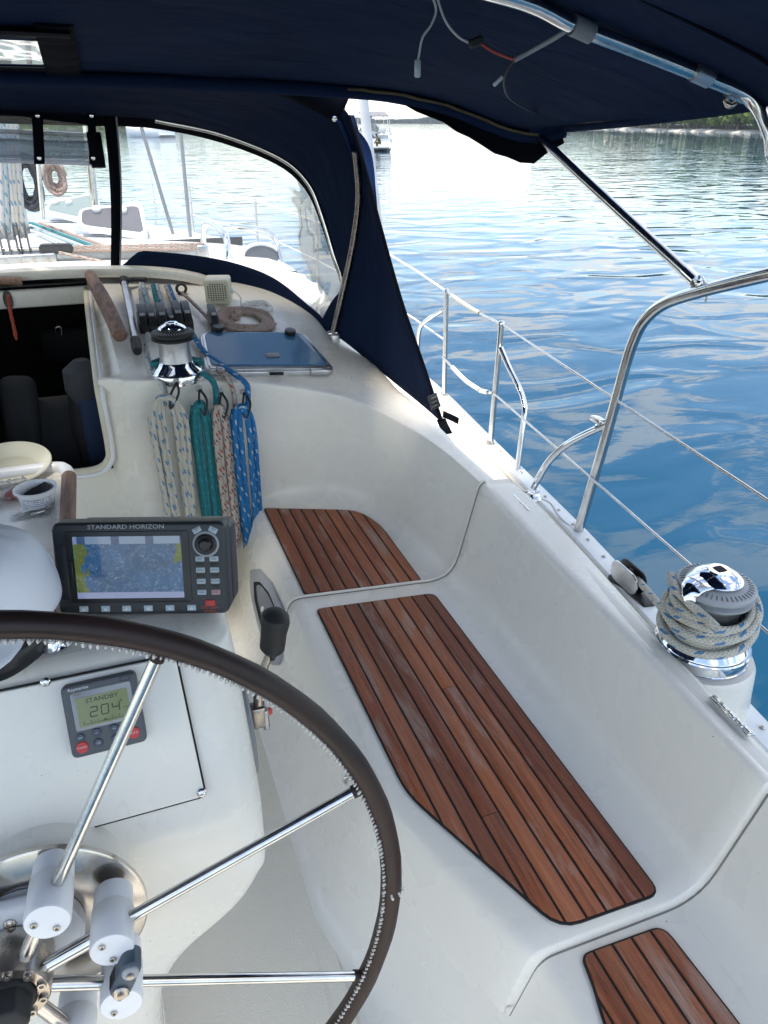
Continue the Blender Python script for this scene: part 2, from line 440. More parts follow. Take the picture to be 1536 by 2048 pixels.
def rrect(w, h, r, n=5, cx=0, cy=0):
    out = []
    for sx, sy, a0 in ((1, 1, 0), (-1, 1, 90), (-1, -1, 180), (1, -1, 270)):
        for k in range(n + 1):
            a = math.radians(a0 + 90 * k / n); out.append((cx + sx * (w / 2 - r) + r * math.cos(a), cy + sy * (h / 2 - r) + r * math.sin(a)))
    return out
def loft(name, rows, mat, parent=None, closed=False, thick=0, sharp=45, skip=None, off=None):
    V = [v for r in rows for v in r]; m = len(rows[0]); F = []
    for i in range(len(rows) - 1):
        for k in range(m if closed else m - 1):
            if skip and skip(i, k): continue
            k2 = (k + 1) % m; F.append((i * m + k, i * m + k2, (i + 1) * m + k2, (i + 1) * m + k))
    o = mesh(name, V, F, mat, parent, True, None, False, sharp)
    if thick:
        md = o.modifiers.new('thickness', 'SOLIDIFY'); md.thickness = thick; md.offset = 0 if off is None else off
    return o
def ribbon(name, pts, w, mat, parent, side, n=3, thick=.003):
    side = Vector(side).normalized() * w
    return loft(name, [[p - side, p - side * .3, p + side * .3, p + side] for p in cr(pts, n)], mat, parent, False, thick)
def axes(o, x, y, z):
    m = Matrix((x, y, z)).transposed().to_4x4(); m.translation = o; return m
def zframe(o, z, hint=Vector((0, 1, 0))):
    z = Vector(z).normalized(); x = hint.cross(z)
    if x.length < 1e-4: x = Vector((1, 0, 0)).cross(z)
    x.normalize(); return axes(Vector(o), x, z.cross(x), z)
def text(name, body, size, M, mat, parent=None, ext=.0004, align='CENTER', local=False, sx=1.0):
    cu = bpy.data.curves.new(name, 'FONT'); cu.body = body; cu.size = size; cu.extrude = ext; cu.align_x = align; cu.align_y = 'CENTER'; cu.resolution_u = 2
    cu.materials.append(MATS[mat]); o = bpy.data.objects.new(name, cu); link(o, parent)
    me = bpy.data.meshes.new_from_object(o); bpy.data.objects.remove(o); o = bpy.data.objects.new(name, me); link(o, parent)
    M = M @ Matrix.Diagonal((sx, 1, 1, 1))
    o.matrix_local = M if (local or parent is None) else WM[parent].inverted() @ M
    return o
def screw(p, n, r, parent, mat='steel', name='screw'):
    M = zframe(p, n)
    o = lathe(name, [(r, 0), (r, r * .25), (r * .75, r * .5), (r * .38, r * .58), (r * .3, r * .3)], M, mat, parent, 14)
    return o
def sstep(a, b, x):
    t_ = min(1, max(0, (x - a) / (b - a))); return t_ * t_ * (3 - 2 * t_)
def interp(tab, x):
    if x <= tab[0][0]: return tab[0][1]
    for (a, va), (b, vb) in zip(tab, tab[1:]):
        if x <= b: return va + (vb - va) * (x - a) / (b - a)
    return tab[-1][1]

# ------------------------------------------------------------------ the boat's shape
TOE = [(-2, 1.2), (.0, 1.31), (.99, 1.40), (1.55, 1.475), (2.12, 1.55), (2.69, 1.605), (3.0, 1.635), (3.71, 1.70), (5, 1.76), (7, 1.66), (9, 1.25), (11.8, CL + .02)]
def toe_x(y):
    return interp(TOE, y)
def deck_z(y): return -1.42 + .012 * max(0, y - 3) ** 1.4
def roof_z(x, y):
    if y >= 3: z = -.935 + .27 * (min(y, 4.0) - 3) - .012 * max(0, y - 4.0) ** 1.9
    else: z = -.935 - .265 * sstep(3.0, 2.2, y)
    return z - .05 * (x - CL) ** 2 * sstep(2.3, 3.0, y)
def H(x, y):
    d = deck_z(y); rz = roof_z(x, y)
    hw = interp([(2.2, 1.22), (2.9, 1.12), (3.4, 1.06), (4.5, 1.05), (6, .95), (8, .35), (9, .02)], y) if y > 2.2 else 1.30 + (toe_x(y) - 1.56)
    w = sstep(hw, hw + (.30 if y > 2.6 else .24), x)
    rz = max(rz, d)
    return rz * (1 - w) + d * w
def RO(u, v, lift=0):
    d = ray(u, v) / FPX; s = .8
    while s < 12:
        p = d * s
        if p.z <= H(p.x, p.y) + lift: return p
        s += .004
    return p

# cockpit moulding as a loft of rounded profiles (starboard side, mirrored to port)
RIM = cr([(1.00, -.7, -1.2), (1.06, .0, -1.2), (1.118, .78, -1.2), (1.17, 1.75, -1.2), (1.185, 2.23, -1.185), (1.10, 2.58, -1.12), (.90, 2.90, -1.045), (.57, 3.0, -.97), (.25, 3.015, -.925), (.0, 3.02, -.90)], 10)
FOOT = cr([(.93, -.7, 0), (.98, .0, 0), (1.0, .78, 0), (1.02, 1.75, 0), (1.02, 2.23, 0), (.95, 2.68, 0), (.76, 2.93, 0), (.50, 2.985, 0), (.25, 2.99, 0), (.0, 2.99, 0)], 10)
OUT = cr([(1.26, -.7, 0), (1.31, .0, 0), (1.38, .78, 0), (1.50, 1.75, 0), (1.57, 2.3, 0), (1.66, 3.25, 0), (1.74, 4.6, 0), (.75, 4.6, 0), (.25, 4.5, 0), (-.07, 4.4, 0)], 10)
EDGE = cr([(.50, -.7, 0), (.56, .0, 0), (.62, .55, 0), (.62, .70, 0), (.462, 1.24, 0), (.45, 1.75, 0), (.45, 2.4, 0), (.45, 2.9, 0), (.45, 2.97, 0), (.45, 2.98, 0)], 10)
def edge_at(y):
    return interp([(-.7, .50), (0, .57), (.45, .615), (.72, .625), (1.22, .465), (1.3, .45), (3.2, .45)], y)
def round_poly(pts, rad, n=5):
    out = [pts[0]]
    for i in range(1, len(pts) - 1):
        p, a, b = pts[i], pts[i - 1], pts[i + 1]; da, db = (a - p), (b - p); la, lb = da.length, db.length
        if la < 1e-6 or lb < 1e-6: out += [p] * (n + 1); continue
        r = min(rad[i], la * .48, lb * .48); A = p + da / la * r; B = p + db / lb * r
        for k in range(n + 1):
            s = k / n; out.append(A * (1 - s) ** 2 + p * 2 * s * (1 - s) + B * s * s)
    out.append(pts[-1]); return out
def profile(i, lift=0.0, part=None):
    R_, F_, O_ = RIM[i].copy(), FOOT[i].copy(), OUT[i].copy()
    f = min(1.0, i / 70.0)
    ey = -.7 + (2.97 + .7) * f if i <= 70 else 2.97
    if i <= 40: ey = R_.y                                   # straight run: seat edge abreast of the rim
    else: ey = 2.23 + (2.975 - 2.23) * min(1, (i - 40) / 30.0)
    ex = edge_at(ey)
    F3 = Vector((F_.x, F_.y, SEAT)); E3 = Vector((ex, ey, SEAT)); S3 = Vector((ex - .15, ey, SOLE)); C3 = Vector((CL, ey, SOLE - .012))
    return C3, S3, E3, F3, R_, O_
NST = len(RIM)
def outer_rows(i, n=22):
    _, _, _, _, R_, O_ = profile(i); out = []
    for k in range(1, n + 1):
        s = (k / n) ** 1.35; x = R_.x + (O_.x - R_.x) * s; y = R_.y + (O_.y - R_.y) * s
        d = math.hypot(x - R_.x, y - R_.y); z = R_.z + (H(x, y) - R_.z) * sstep(0, .16, d)
        out.append(Vector((x, y, z)))
    return out
SEATI = 70
rows = []
for i in range(0, SEATI + 1):
    C3, S3, E3, F3, R_, O_ = profile(i); o = outer_rows(i)
    rows.append(round_poly([C3, S3, E3, F3, R_, o[0]], [0, .07, .035, .085, .028, 0]) + o[1:])
def mir(rows): return [[Vector((2 * CL - p.x, p.y, p.z)) for p in r][::-1] for r in rows]
cock = struct(loft('cockpit_moulding', rows, 'gelcoat'), 'white gelcoat cockpit well, seat, backrest and coaming of the sailboat')
loft('port_side', mir(rows), 'gelcoat', cock)
# bulkhead inboard of the seat end, with the roof above it
rows2 = []
for i in range(SEATI, NST):
    C3, S3, E3, F3, R_, O_ = profile(i); o = outer_rows(i)
    B0 = Vector((F_x := FOOT[i].x, 2.975, SOLE - .01)); B1 = Vector((FOOT[i].x, FOOT[i].y, SEAT))
    rows2.append(round_poly([B0, B1, R_, o[0]], [0, .03, .028, 0]) + o[1:])
loft('bulkhead', rows2, 'gelcoat', cock)
loft('port_bulkhead', mir(rows2), 'gelcoat', cock)
# sole with nonskid panel
sole = mesh('sole', [(2 * CL - .29, -.8, SOLE + .004), (.29, -.8, SOLE + .004), (.29, 2.5, SOLE + .004), (2 * CL - .29, 2.5, SOLE + .004)], [(0, 1, 2, 3)], 'nonskid', cock, False)
# companionway step / bridge deck in front of the opening
box('bridge_deck', (.95, .42, .40), (CL, 2.78, -1.72), 'gelcoat_cream', cock, .03, 3)
# seat locker lid (proud of the fixed seat), with its own rounded ends
def offset_rows(y0, y1, lift):
    idx = [i for i in range(0, 41) if y0 <= RIM[i].y <= y1]
    out = []
    n = 26
    for k in range(n + 1):
        y = y0 + (y1 - y0) * k / n
        # interpolate rim and foot at this y
        j = max(i for i in range(0, 44) if RIM[i].y <= y); fr = (y - RIM[j].y) / (RIM[j + 1].y - RIM[j].y)
        R_ = RIM[j].lerp(RIM[j + 1], fr); j2 = max(i for i in range(0, 44) if FOOT[i].y <= y); f2 = (y - FOOT[j2].y) / (FOOT[j2 + 1].y - FOOT[j2].y)
        F_ = FOOT[j2].lerp(FOOT[j2 + 1], f2); ex = edge_at(y)
        low = Vector((ex - .055 - lift * .9, y, SEAT - .16)); E3 = Vector((ex - lift, y, SEAT + lift)); F3 = Vector((F_.x - lift * .3, y, SEAT + lift)); R3 = Vector((R_.x - lift * .5, y, R_.z + lift))
        T3 = Vector((R_.x + .115, y, H(R_.x + .115, y) + lift)); T4 = T3 + Vector((.004, 0, -lift - .01)); L0 = low + Vector((lift + .012, 0, 0))
        pr = round_poly([L0, low, E3, F3, R3, T3, T4], [0, .008, .04, .085, .03, .008, 0])
        pr = [Vector((p.x, p.y + (max(0, p.z - SEAT - .03) * .42 + max(0, .93 - p.x) * .12) * (k / n) ** 6, p.z)) for p in pr]
        out.append(pr)
    def shrink(r, y, d):
        c = []
        for q, p in enumerate(r):
            a = r[max(0, q - 1)]; b = r[min(len(r) - 1, q + 1)]; tdir = (b - a); nn = Vector((tdir.z, 0, -tdir.x))
            if nn.length > 1e-9: nn.normalize()
            c.append(Vector((p.x + nn.x * d, p.y + y, p.z + nn.z * d)))
        return c
    a, b = out[0], out[-1]
    e = lift * .5
    return [shrink(a, -e, lift * 1.6), shrink(a, -e * .8, lift * .6), shrink(a, -e * .35, lift * .15)] + out + [shrink(b, e * .35, lift * .15), shrink(b, e * .8, lift * .6), shrink(b, e, lift * 1.6)]
LIFT = .018
LR = offset_rows(.775, 2.115, LIFT)
lid = loft('locker_lid', LR, 'gelcoat_seat', cock)
simple('seam_grey', (.20, .19, .17), .8)
def fixed_surface(y, lift=.001):
    j = max(i for i in range(0, 44) if RIM[i].y <= y); fr = (y - RIM[j].y) / (RIM[j + 1].y - RIM[j].y); R_ = RIM[j].lerp(RIM[j + 1], fr)
    j2 = max(i for i in range(0, 44) if FOOT[i].y <= y); f2 = (y - FOOT[j2].y) / (FOOT[j2 + 1].y - FOOT[j2].y); F_ = FOOT[j2].lerp(FOOT[j2 + 1], f2); ex = edge_at(y)
    return round_poly([Vector((ex - .056, y, SEAT - .16)), Vector((ex, y, SEAT)), Vector((F_.x, y, SEAT)), Vector((R_.x, y, R_.z)), Vector((R_.x + .11, y, H(R_.x + .11, y)))], [0, .035, .085, .028, 0], 6)
tube('seam_line', fixed_surface(.763), .0022, 'seam_grey', lid, 6)
for rw_, mt_, rr_ in ((LR[-4], 'gelcoat_seat', .0055), ([p + Vector((0, -.011, 0)) for p in LR[-4]], 'seam_grey', .0022)):
    tube('end_lip', rw_[6:-8], rr_, mt_, lid, 8)
tube('seam_line', [r[0] + Vector((-.014, 0, -.002)) for r in LR[3:-3]], .0022, 'seam_grey', lid, 6)  # grey bead drawn as the shadow line under the lid lip
tube('seam_line', [r[-1] + Vector((.003, 0, .010)) for r in LR[3:-3]], .0026, 'seam_grey', lid, 6)
lid['label'] = 'white seat locker lid with its backrest'
for (u, v) in ((1042, 1016), (1458, 1441)):
    p = PZ(u, v, -1.205); d = Vector((-.05, -1, 0)).normalized(); nz = Vector((.12, 0, 1)).normalized(); M = axes(p + nz * .014, d, nz.cross(d).normalized(), nz)
    hg = box('hinge', (.13, .022, .006), M, 'steel', cock, .002)
    for k in range(5): box('knuckle', (.022, .012, .012), M @ Matrix.Translation((-.052 + .026 * k, 0, .002)), 'steel', hg, .003)
# hull side under the toe rail
rows = []
for k in range(48):
    y = -1.5 + 13.2 * k / 47; x = toe_x(y)
    rows.append([Vector((x, y, deck_z(y))), Vector((x + .05, y, deck_z(y) - .01)), Vector((x + .06, y, deck_z(y) - .3)), Vector((CL + (x - CL) * .97, y, WATER_Z + .1)), Vector((CL + (x - CL) * .85, y, WATER_Z - .4))])
hull = struct(loft('hull', rows, 'hull_white'), 'white hull side below the toe rail')
loft('port_hull', mir(rows), 'hull_white', hull)
# foredeck and forward coachroof
rows = []
for k in range(60):
    y = 4.38 + (11.7 - 4.38) * k / 59; w_ = toe_x(y) - CL
    rows.append([Vector((CL + w_ * q / 30, y, H(CL + abs(w_ * q / 30), y))) for q in range(-30, 31)])
fore = struct(loft('foredeck', rows, 'deck_white'), 'white sunlit coachroof and foredeck ahead of the dodger')
rows = []
for k in range(12):
    y = 2.6 + (4.6 - 2.6) * k / 11
    rows.append([Vector((toe_x(y) - .25 + .25 * q / 6, y, deck_z(y) - .004)) for q in range(7)])
loft('side_deck', rows, 'deck_white', fore)
# toe rail with its screws
rows = []
for k in range(70):
    y = -1.2 + 12.7 * k / 69; x = toe_x(y); z = deck_z(y)
    rows.append([Vector((x - .035, y, z - .02)), Vector((x - .033, y, z + .022)), Vector((x - .028, y, z + .028)), Vector((x + .045, y, z + .020)), Vector((x + .052, y, z + .012)), Vector((x + .054, y, z - .06))])
toe = thing('toe_rail', 'pale metal strip with small screws along the deck edge', 'toe rail', (1.6, 2, -1.42))
loft('rail_strip', rows, 'toerail_alu', toe)
for k in range(34):
    y = .55 + k * .125; x = toe_x(y); screw((x + .012, y, deck_z(y) + .0242), (.1, 0, 1), .0075, toe, 'steel_worn')
tube('sealant', [Vector((toe_x(y) - .04, y, deck_z(y) + .01)) for y in [(-1 + .25 * k) for k in range(40)]], .008, 'gelcoat_cream', toe, 6)

# ------------------------------------------------------------------ teak panels
def clip(poly, ax, val, keep_less):
    out = []
    for i in range(len(poly)):
        a, b = poly[i], poly[(i + 1) % len(poly)]
        ia = (a[ax] <= val) == keep_less; ib = (b[ax] <= val) == keep_less
        if ia: out.append(a)
        if ia != ib:
            s = (val - a[ax]) / (b[ax] - a[ax]); out.append(tuple(a[q] + (b[q] - a[q]) * s for q in range(2)))
    return out
def round2(poly, rad, n=4):
    N = len(poly); out = []
    for i in range(N):
        p, a, b = Vector(poly[i]), Vector(poly[i - 1]), Vector(poly[(i + 1) % N]); da, db = a - p, b - p
        r = min(rad[i] if isinstance(rad, list) else rad, da.length * .45, db.length * .45); A = p + da.normalized() * r; B = p + db.normalized() * r
        for k in range(n + 1): s = k / n; q = A * (1 - s) ** 2 + p * 2 * s * (1 - s) + B * s * s; out.append((q.x, q.y))
    return out
def inset(poly, d):
    area = sum(poly[i][0] * poly[(i + 1) % len(poly)][1] - poly[(i + 1) % len(poly)][0] * poly[i][1] for i in range(len(poly)))
    s = 1 if area > 0 else -1; out = []; N = len(poly)
    for i in range(N):
        a, p, b = Vector(poly[i - 1]), Vector(poly[i]), Vector(poly[(i + 1) % N])
        t_ = (b - a).normalized(); out.append((p.x - t_.y * s * d, p.y + t_.x * s * d))
    return out
def teak_panel(label, poly, rad, z, xs, splits={}):
    poly = round2(poly, rad)
    c = Vector((sum(p[0] for p in poly) / len(poly), sum(p[1] for p in poly) / len(poly), z))
    th = thing('teak_seat_panel', label, 'teak panel', c)
    prism('caulking', poly, .005, Matrix.Translation((0, 0, z)), 'caulk', th)
    ins = inset(poly, .0045)
    for i, (a, b) in enumerate(zip(xs, xs[1:])):
        pc = clip(clip(ins, 0, a + .0031, False), 0, b - .0031, True)
        if len(pc) < 3: continue
        pieces = [pc]
        if i in splits: ys = splits[i]; pieces = [clip(pc, 1, ys - .0007, True), clip(pc, 1, ys + .0007, False)]
        for q in pieces:
            cl = []
            for p in q:
                if not cl or (Vector(p) - Vector(cl[-1])).length > 5e-4: cl.append(p)
            if (Vector(cl[0]) - Vector(cl[-1])).length < 5e-4: cl.pop()
            if len(cl) < 3: continue
            prism('plank', cl, .0075 + rnd.uniform(-.0006, .0008), Matrix.Translation((0, 0, z + .001)), 'teak', th, .0012, 1)
    return th
g = lambda u, v, z: tuple(PZ(u, v, z)[:2])
z0 = SEAT + .002; z1 = SEAT + LIFT + .001
xs = [.495 + (.925 - .495) * k / 9 for k in range(10)]; xs[0] -= .03; xs[-1] += .03
teak_panel('short teak slat panel on the forward seat, nearest the hanging ropes', [g(527, 1018, z0), g(610, 1193, z0), g(845, 1165, z0), g(762, 1052, z0), g(716, 1022, z0)], [.02, .025, .025, .10, .10], z0, xs)
xs = [.50 + (.925 - .50) * k / 9 for k in range(10)]; xs[0] -= .03; xs[-1] += .03
teak_panel('long teak slat panel on the middle seat locker lid', [g(632, 1220, z1), g(812, 1590, z1), g(1120, 1862, z1), g(1322, 1790, z1), g(868, 1188, z1)], [.02, .06, .05, .03, .03], z1, xs, {5: 1.55, 3: 1.10})
xs = [.60, .672, .716, .760, .806, .852, .96]
a_ = [g(1160, 1912, z0), g(1185, 1975, z0), g(1205, 2048, z0), (.60, .30), (.56, .0), (.88, .0), g(1478, 2048, z0), g(1325, 1852, z0)]
teak_panel('narrow teak slat panel on the aft seat behind the locker lid', a_, [.02, .05, .05, .05, .03, .03, .03, .03], z0, xs)

# ------------------------------------------------------------------ water, shores
wat = mesh('water', [(-2500, -900, WATER_Z), (3000, -900, WATER_Z), (3000, 3600, WATER_Z), (-2500, 3600, WATER_Z)], [(0, 1, 2, 3)], 'water', None, False)
struct(wat, 'calm blue water with soft ripples reflecting cloud')

def leaf_mesh(name, seed, w, h, n, size, mat):
    r = random.Random(seed); V = []; F = []
    lobes = [(r.uniform(-.34, .34) * w, r.uniform(-.34, .34) * w, r.uniform(.22, .84) * h, r.uniform(.18, .32)) for _ in range(13)]
    for _ in range(n):
        lx, ly, lz, lr = r.choice(lobes); d = Vector((r.gauss(0, 1), r.gauss(0, 1), r.gauss(0, 1))).normalized() * (r.random() ** .4)
        c = Vector((lx + d.x * lr * w * .8, ly + d.y * lr * w * .8, lz + d.z * lr * h * .75)); s = size * r.uniform(.6, 1.4)
        nn = (d + Vector((r.uniform(-.7, .7), r.uniform(-.7, .7), r.uniform(-.2, .9)))).normalized(); M = zframe(c, nn, Vector((r.random(), r.random(), r.random() + .01)))
        b = len(V); V += [M @ Vector((-s, -s * .6, 0)), M @ Vector((s * .2, -s, 0)), M @ Vector((s, s * .3, 0)), M @ Vector((-s * .3, s, 0))]; F.append((b, b + 1, b + 2, b + 3))
    me = bpy.data.meshes.new(name); me.from_pydata([tuple(v) for v in V], [], F); me.materials.append(MATS[mat]); return me
crowns = [leaf_mesh('crown', 100 + k, 7.5, 8.5, 1100, .40, 'leaf_mangrove') for k in range(5)]
V, F, _ = tube_data(cr([(0, 0, -.5), (.15, .05, 1.6), (-.1, .1, 3.2), (.1, 0, 4.6)], 3), [.22, .2, .18, .17, .16, .15, .14, .13, .1, .08], 6)
for (dx_, dz) in ((1.3, 4.4), (-1.2, 4.0), (.5, 5.4)):
    a, b, _ = tube_data([(0, .05, 2.2), (dx_ * .5, .2, 3.3), (dx_, -.2, dz)], [.1, .08, .04], 5); o_ = len(V); V += a; F += [tuple(q + o_ for q in f) for f in b]
trunk_me = bpy.data.meshes.new('trunk'); trunk_me.from_pydata([tuple(v) for v in V], [], F); trunk_me.materials.append(MATS['bark'])
def tree(x, y, z, s, k, label, group):
    th = bpy.data.objects.new('shore_tree', None); COL.objects.link(th); th.location = (x, y, z); th.scale = (s, s, s * rnd.uniform(.85, 1.2)); th.rotation_euler = (0, 0, rnd.uniform(0, 6.28))
    th['label'] = label; th['category'] = 'tree'; th['group'] = group
    c = bpy.data.objects.new('crown', crowns[k % 5]); link(c, th); tr = bpy.data.objects.new('trunk', trunk_me); link(tr, th)
def shore(pix, depth_back, hgt, label):
    front = [PZ(u, v, WATER_Z) for u, v in pix]; front = cr(front, 8)
    rows = []
    for k in range(5):
        row = []
        for p in front:
            d = Vector((p.x, p.y, 0)).normalized(); s = [0, .015, .06, .3, 1][k]
            z = WATER_Z + [-.15, .25, .7, hgt * .5, hgt][k] + (noise.noise(p * .05) * .25 if k else 0)
            row.append(Vector((p.x + d.x * depth_back * s, p.y + d.y * depth_back * s, z)))
        rows.append(row)
    s_ = struct(loft('shore', rows, 'scrub_ground'), label)
    return front, s_, rows
# right-hand shore with separate trees
fr, sh, rws = shore([(985, 250.5), (1120, 256), (1260, 260), (1400, 264), (1560, 268), (1800, 276), (2200, 290)], 90, 3.0, 'low wooded shore on the right with a stony beach')
rows = [[p + Vector((0, 0, .02)) for p in rws[0]], [p + Vector((0, 0, .06)) for p in rws[1]], [p + Vector((0, 0, .05)) for p in rws[2]]]
loft('beach', rows, 'sand', sh)
line = resample(fr, 400)
k = 0
for i, p in enumerate(line):
    dist = math.hypot(p.x, p.y); step_ok = rnd.random() < .42
    if not step_ok: continue
    for rowd in (8, 16, 27):
        if rowd > 8 and rnd.random() < .35: continue
        d = Vector((p.x, p.y, 0)).normalized(); q = p + d * (rowd + rnd.uniform(-2, 2)) + Vector((rnd.uniform(-2, 2), rnd.uniform(-2, 2), 0))
        uu = d.dot(cR) / d.dot(Vector((cF.x, cF.y, 0)).normalized())
        if uu > .475 or uu < .19: continue
        tree(q.x, q.y, WATER_Z + .8 + rowd * .05, rnd.uniform(1.0, 1.55), k, 'green shore tree standing behind the stony beach on the right', 'trees along the right shore'); k += 1
print('right shore trees', k)
# far wooded shore across the bay: reads as one mass
def wood(name, pix, back, hgt, n, size, mat, seed, label):
    front, s_, _ = shore(pix, back, 2, label + ', ground')
    r = random.Random(seed); V = []; F = []
    line = resample(front, 600)
    for _ in range(n):
        p = line[r.randrange(600)]; d = Vector((p.x, p.y, 0)).normalized(); hh = hgt * (.62 + .38 * noise.noise(p * (6.0 / hgt) * .05) + .35 * noise.noise(p * (6.0 / hgt) * .012))
        c = p + d * (r.random() ** 2 * back * .6 + 2) + Vector((0, 0, .6 + hh * r.random() ** .8)); s = size * r.uniform(.6, 1.3)
        M = zframe(c, (r.uniform(-1, 1), r.uniform(-1, 1), r.uniform(0, 1)), Vector((r.random(), r.random(), .3)))
        b = len(V); V += [M @ Vector((-s, -s * .6, 0)), M @ Vector((s * .2, -s, 0)), M @ Vector((s, s * .3, 0)), M @ Vector((-s * .3, s, 0))]; F.append((b, b + 1, b + 2, b + 3))
    o = mesh(name, V, F, mat, None, False); o['kind'] = 'stuff'; o['label'] = label
wood('far_wood', [(560, 247.3), (700, 247.2), (850, 247.2), (960, 247.6), (1080, 247.9), (1300, 248.2)], 150, 9.0, 16000, 1.7, 'leaf_far', 5, 'hazy far wooded shore across the bay')
wood('port_wood', [(-700, 290), (-300, 276), (0, 268), (150, 265), (280, 262), (420, 255), (560, 249.5)], 60, 10.0, 16000, .75, 'leaf_mangrove', 9, 'wooded shore seen through the dodger window')

# ------------------------------------------------------------------ steering wheel
tl = .089; yw = -.047
wa = Vector((math.cos(yw), math.sin(yw), 0)); wb = Vector((-math.sin(yw) * math.sin(tl), math.cos(yw) * math.sin(tl), math.cos(tl))); wnn = wa.cross(wb)   # points aft, towards the helm
WC = Vector((-.255, .72, -.988)); WRAD = .517
WMx = axes(WC, wa, wb, wnn)
wheel = thing('ship_helm', 'large steering wheel with dark brown leather rim and steel spokes', 'helm', M=WMx)
def wp(ang, r, n=0): return Vector((r * math.cos(math.radians(ang)), r * math.sin(math.radians(ang)), n))
N_ = 120
rimpts = [wp(360 * i / N_, WRAD) for i in range(N_)]
rim = tube('leather_rim', rimpts, [.0158 + .0004 * math.sin(i * 1.7) for i in range(N_)], 'leather', wheel, 16, True, local=True)
def stitch_mesh():
    V, F, _ = tube_data([(-.0035, 0, -.0025), (-.0012, 0, .0012), (.0012, 0, .0012), (.0035, 0, -.0025)], .0012, 5); me = bpy.data.meshes.new('stitch')
    me.from_pydata([tuple(v) for v in V], [], F); me.materials.append(MATS['stitch']); return me
sme = stitch_mesh()
VV, FF = [], []
sv = [v.co.copy() for v in sme.vertices]; sf = [tuple(p.vertices) for p in sme.polygons]
for i in range(250):
    ang = -100 + 222 * i / 250; c = wp(ang, WRAD - .0168 * .86, .0168 * .53); rd = (wp(ang, .86) - Vector((0, 0, .53))).normalized(); tg = wp(ang + 90 + (28 if i % 2 else 20), 1)
    M = axes(c, (tg * .6 + Vector((0, 0, .9))).normalized(), rd.cross((tg * .6 + Vector((0, 0, .9))).normalized()).normalized() * -1, -rd); b = len(VV); ss = rnd.uniform(.95, 1.75)
    VV += [M @ (v * ss) for v in sv]; FF += [tuple(q + b for q in f) for f in sf]
so = mesh('stitching', VV, FF, 'stitch', rim, True, None, True); so['kind'] = 'stuff'
for j in range(5):
    th_ = math.radians(100 - 42 * j); ang = -4.0
    c = wp(ang, WRAD) + (wp(ang, 1) * math.cos(th_) + Vector((0, 0, 1)) * math.sin(th_)) * .0170; rd = (wp(ang, 1) * math.cos(th_) + Vector((0, 0, 1)) * math.sin(th_)); tg = wp(ang + 90, 1) * .9 + rd.cross(wp(ang + 90, 1)) * .35; tg.normalize()
    M = axes(c, tg, rd.cross(tg).normalized(), rd)
    o = bpy.data.objects.new('seam_stitch', sme); link(o, rim); o.matrix_local = M @ Matrix.Scale(1.5, 4)
SPK = [61, 19.5, -24, -67, -110, -153, -196, -239]
def tube_l(name, pts, r, mat, parent, seg=14): return tube(name, pts, r, mat, parent, seg, local=True)
for ai, ang in enumerate(SPK):
    sp = tube_l('spoke', [wp(ang, .145, .01), wp(ang, WRAD - .012, .0)], .0078, 'steel', wheel)
    tube_l('collar', [wp(ang, WRAD - .024), wp(ang, WRAD - .013)], .0095, 'leather', sp, 12)
    tube_l('inner_spoke', [wp(ang, .036, .015), wp(ang, .125, .012)], .0098, 'steel', wheel)
    c = wp(ang, .138); M = Matrix.Translation(c) @ Matrix.Rotation(math.radians(ang), 4, 'Z')
    jb = lathe('spoke_joint', [(.020, -.052), (.0255, -.047), (.0265, -.018), (.0262, -.016), (.0275, -.014), (.0275, .042), (.026, .045), (.012, .0455)], M, 'white_plastic', wheel, 28, True)
    for s_ in (-1, 1): lathe('screw', [(.0042, .045), (.0042, .0475), (.0034, .0482), (.0018, .0478), (.0015, .046)], M @ Matrix.Translation((-.006, .0135 * s_, 0)), 'steel_worn', jb, 10, True)
# blue-grey locking lever on the second joint
c = wp(19.5, .138); M0 = Matrix.Translation(wp(4, .142, .038)) @ Matrix.Rotation(math.radians(62), 4, 'Z')
lv = prism('locking_lever', rrect(.062, .026, .0125), .028, M0, 'blue_grey', wheel, .004, 2, True)
for sx, mt in ((.017, 'mid_grey'), (-.017, 'steel_worn')):
    lathe('lever_bolt', [(.0105, .028), (.0105, .031), (.0085, .033)], M0 @ Matrix.Translation((sx, 0, 0)), mt, lv, 16, True)
    lathe('screw', [(.0045, .033), (.0042, .036), (.0018, .0365)], M0 @ Matrix.Translation((sx, 0, 0)), 'steel_worn', lv, 10, True)
for k in range(5): box('grip_rib', (.0016, .028, .02), M0 @ Matrix.Translation((-.004 - .004 * k, 0, .014)), 'black_plastic', lv, .0004, 1, True)
hub = lathe('hub', [(.040, -.035), (.047, -.03), (.048, .0), (.048, .03), (.046, .034), (.033, .034), (.032, .028), (.022, .028)], Matrix.Identity(4), 'steel_worn', wheel, 40, True)
for k in range(10):
    a = 36 * k + 12; M = Matrix.Translation(wp(a, .0395, .034))
    lathe('hub_bolt', [(.0062, 0), (.0062, .003), (.0052, .0045), (.003, .0045), (.0028, .002)], M, 'steel_worn', hub, 12, True)
V = [(.0285 * math.cos(math.radians(60 * k)), .0285 * math.sin(math.radians(60 * k))) for k in range(6)]
nut = prism('hub_nut', round2(V, .004), .05, Matrix.Translation((0, 0, .026)), 'black_rubber', wheel, .005, 2, True)
lathe('nut_collar', [(.031, .022), (.031, .036), (.029, .04)], Matrix.Identity(4), 'black_rubber', nut, 30, True)
shaft = lathe('hub_shaft', [(.03, -.16), (.03, -.03)], Matrix.Identity(4), 'steel_worn', wheel, 24, True)

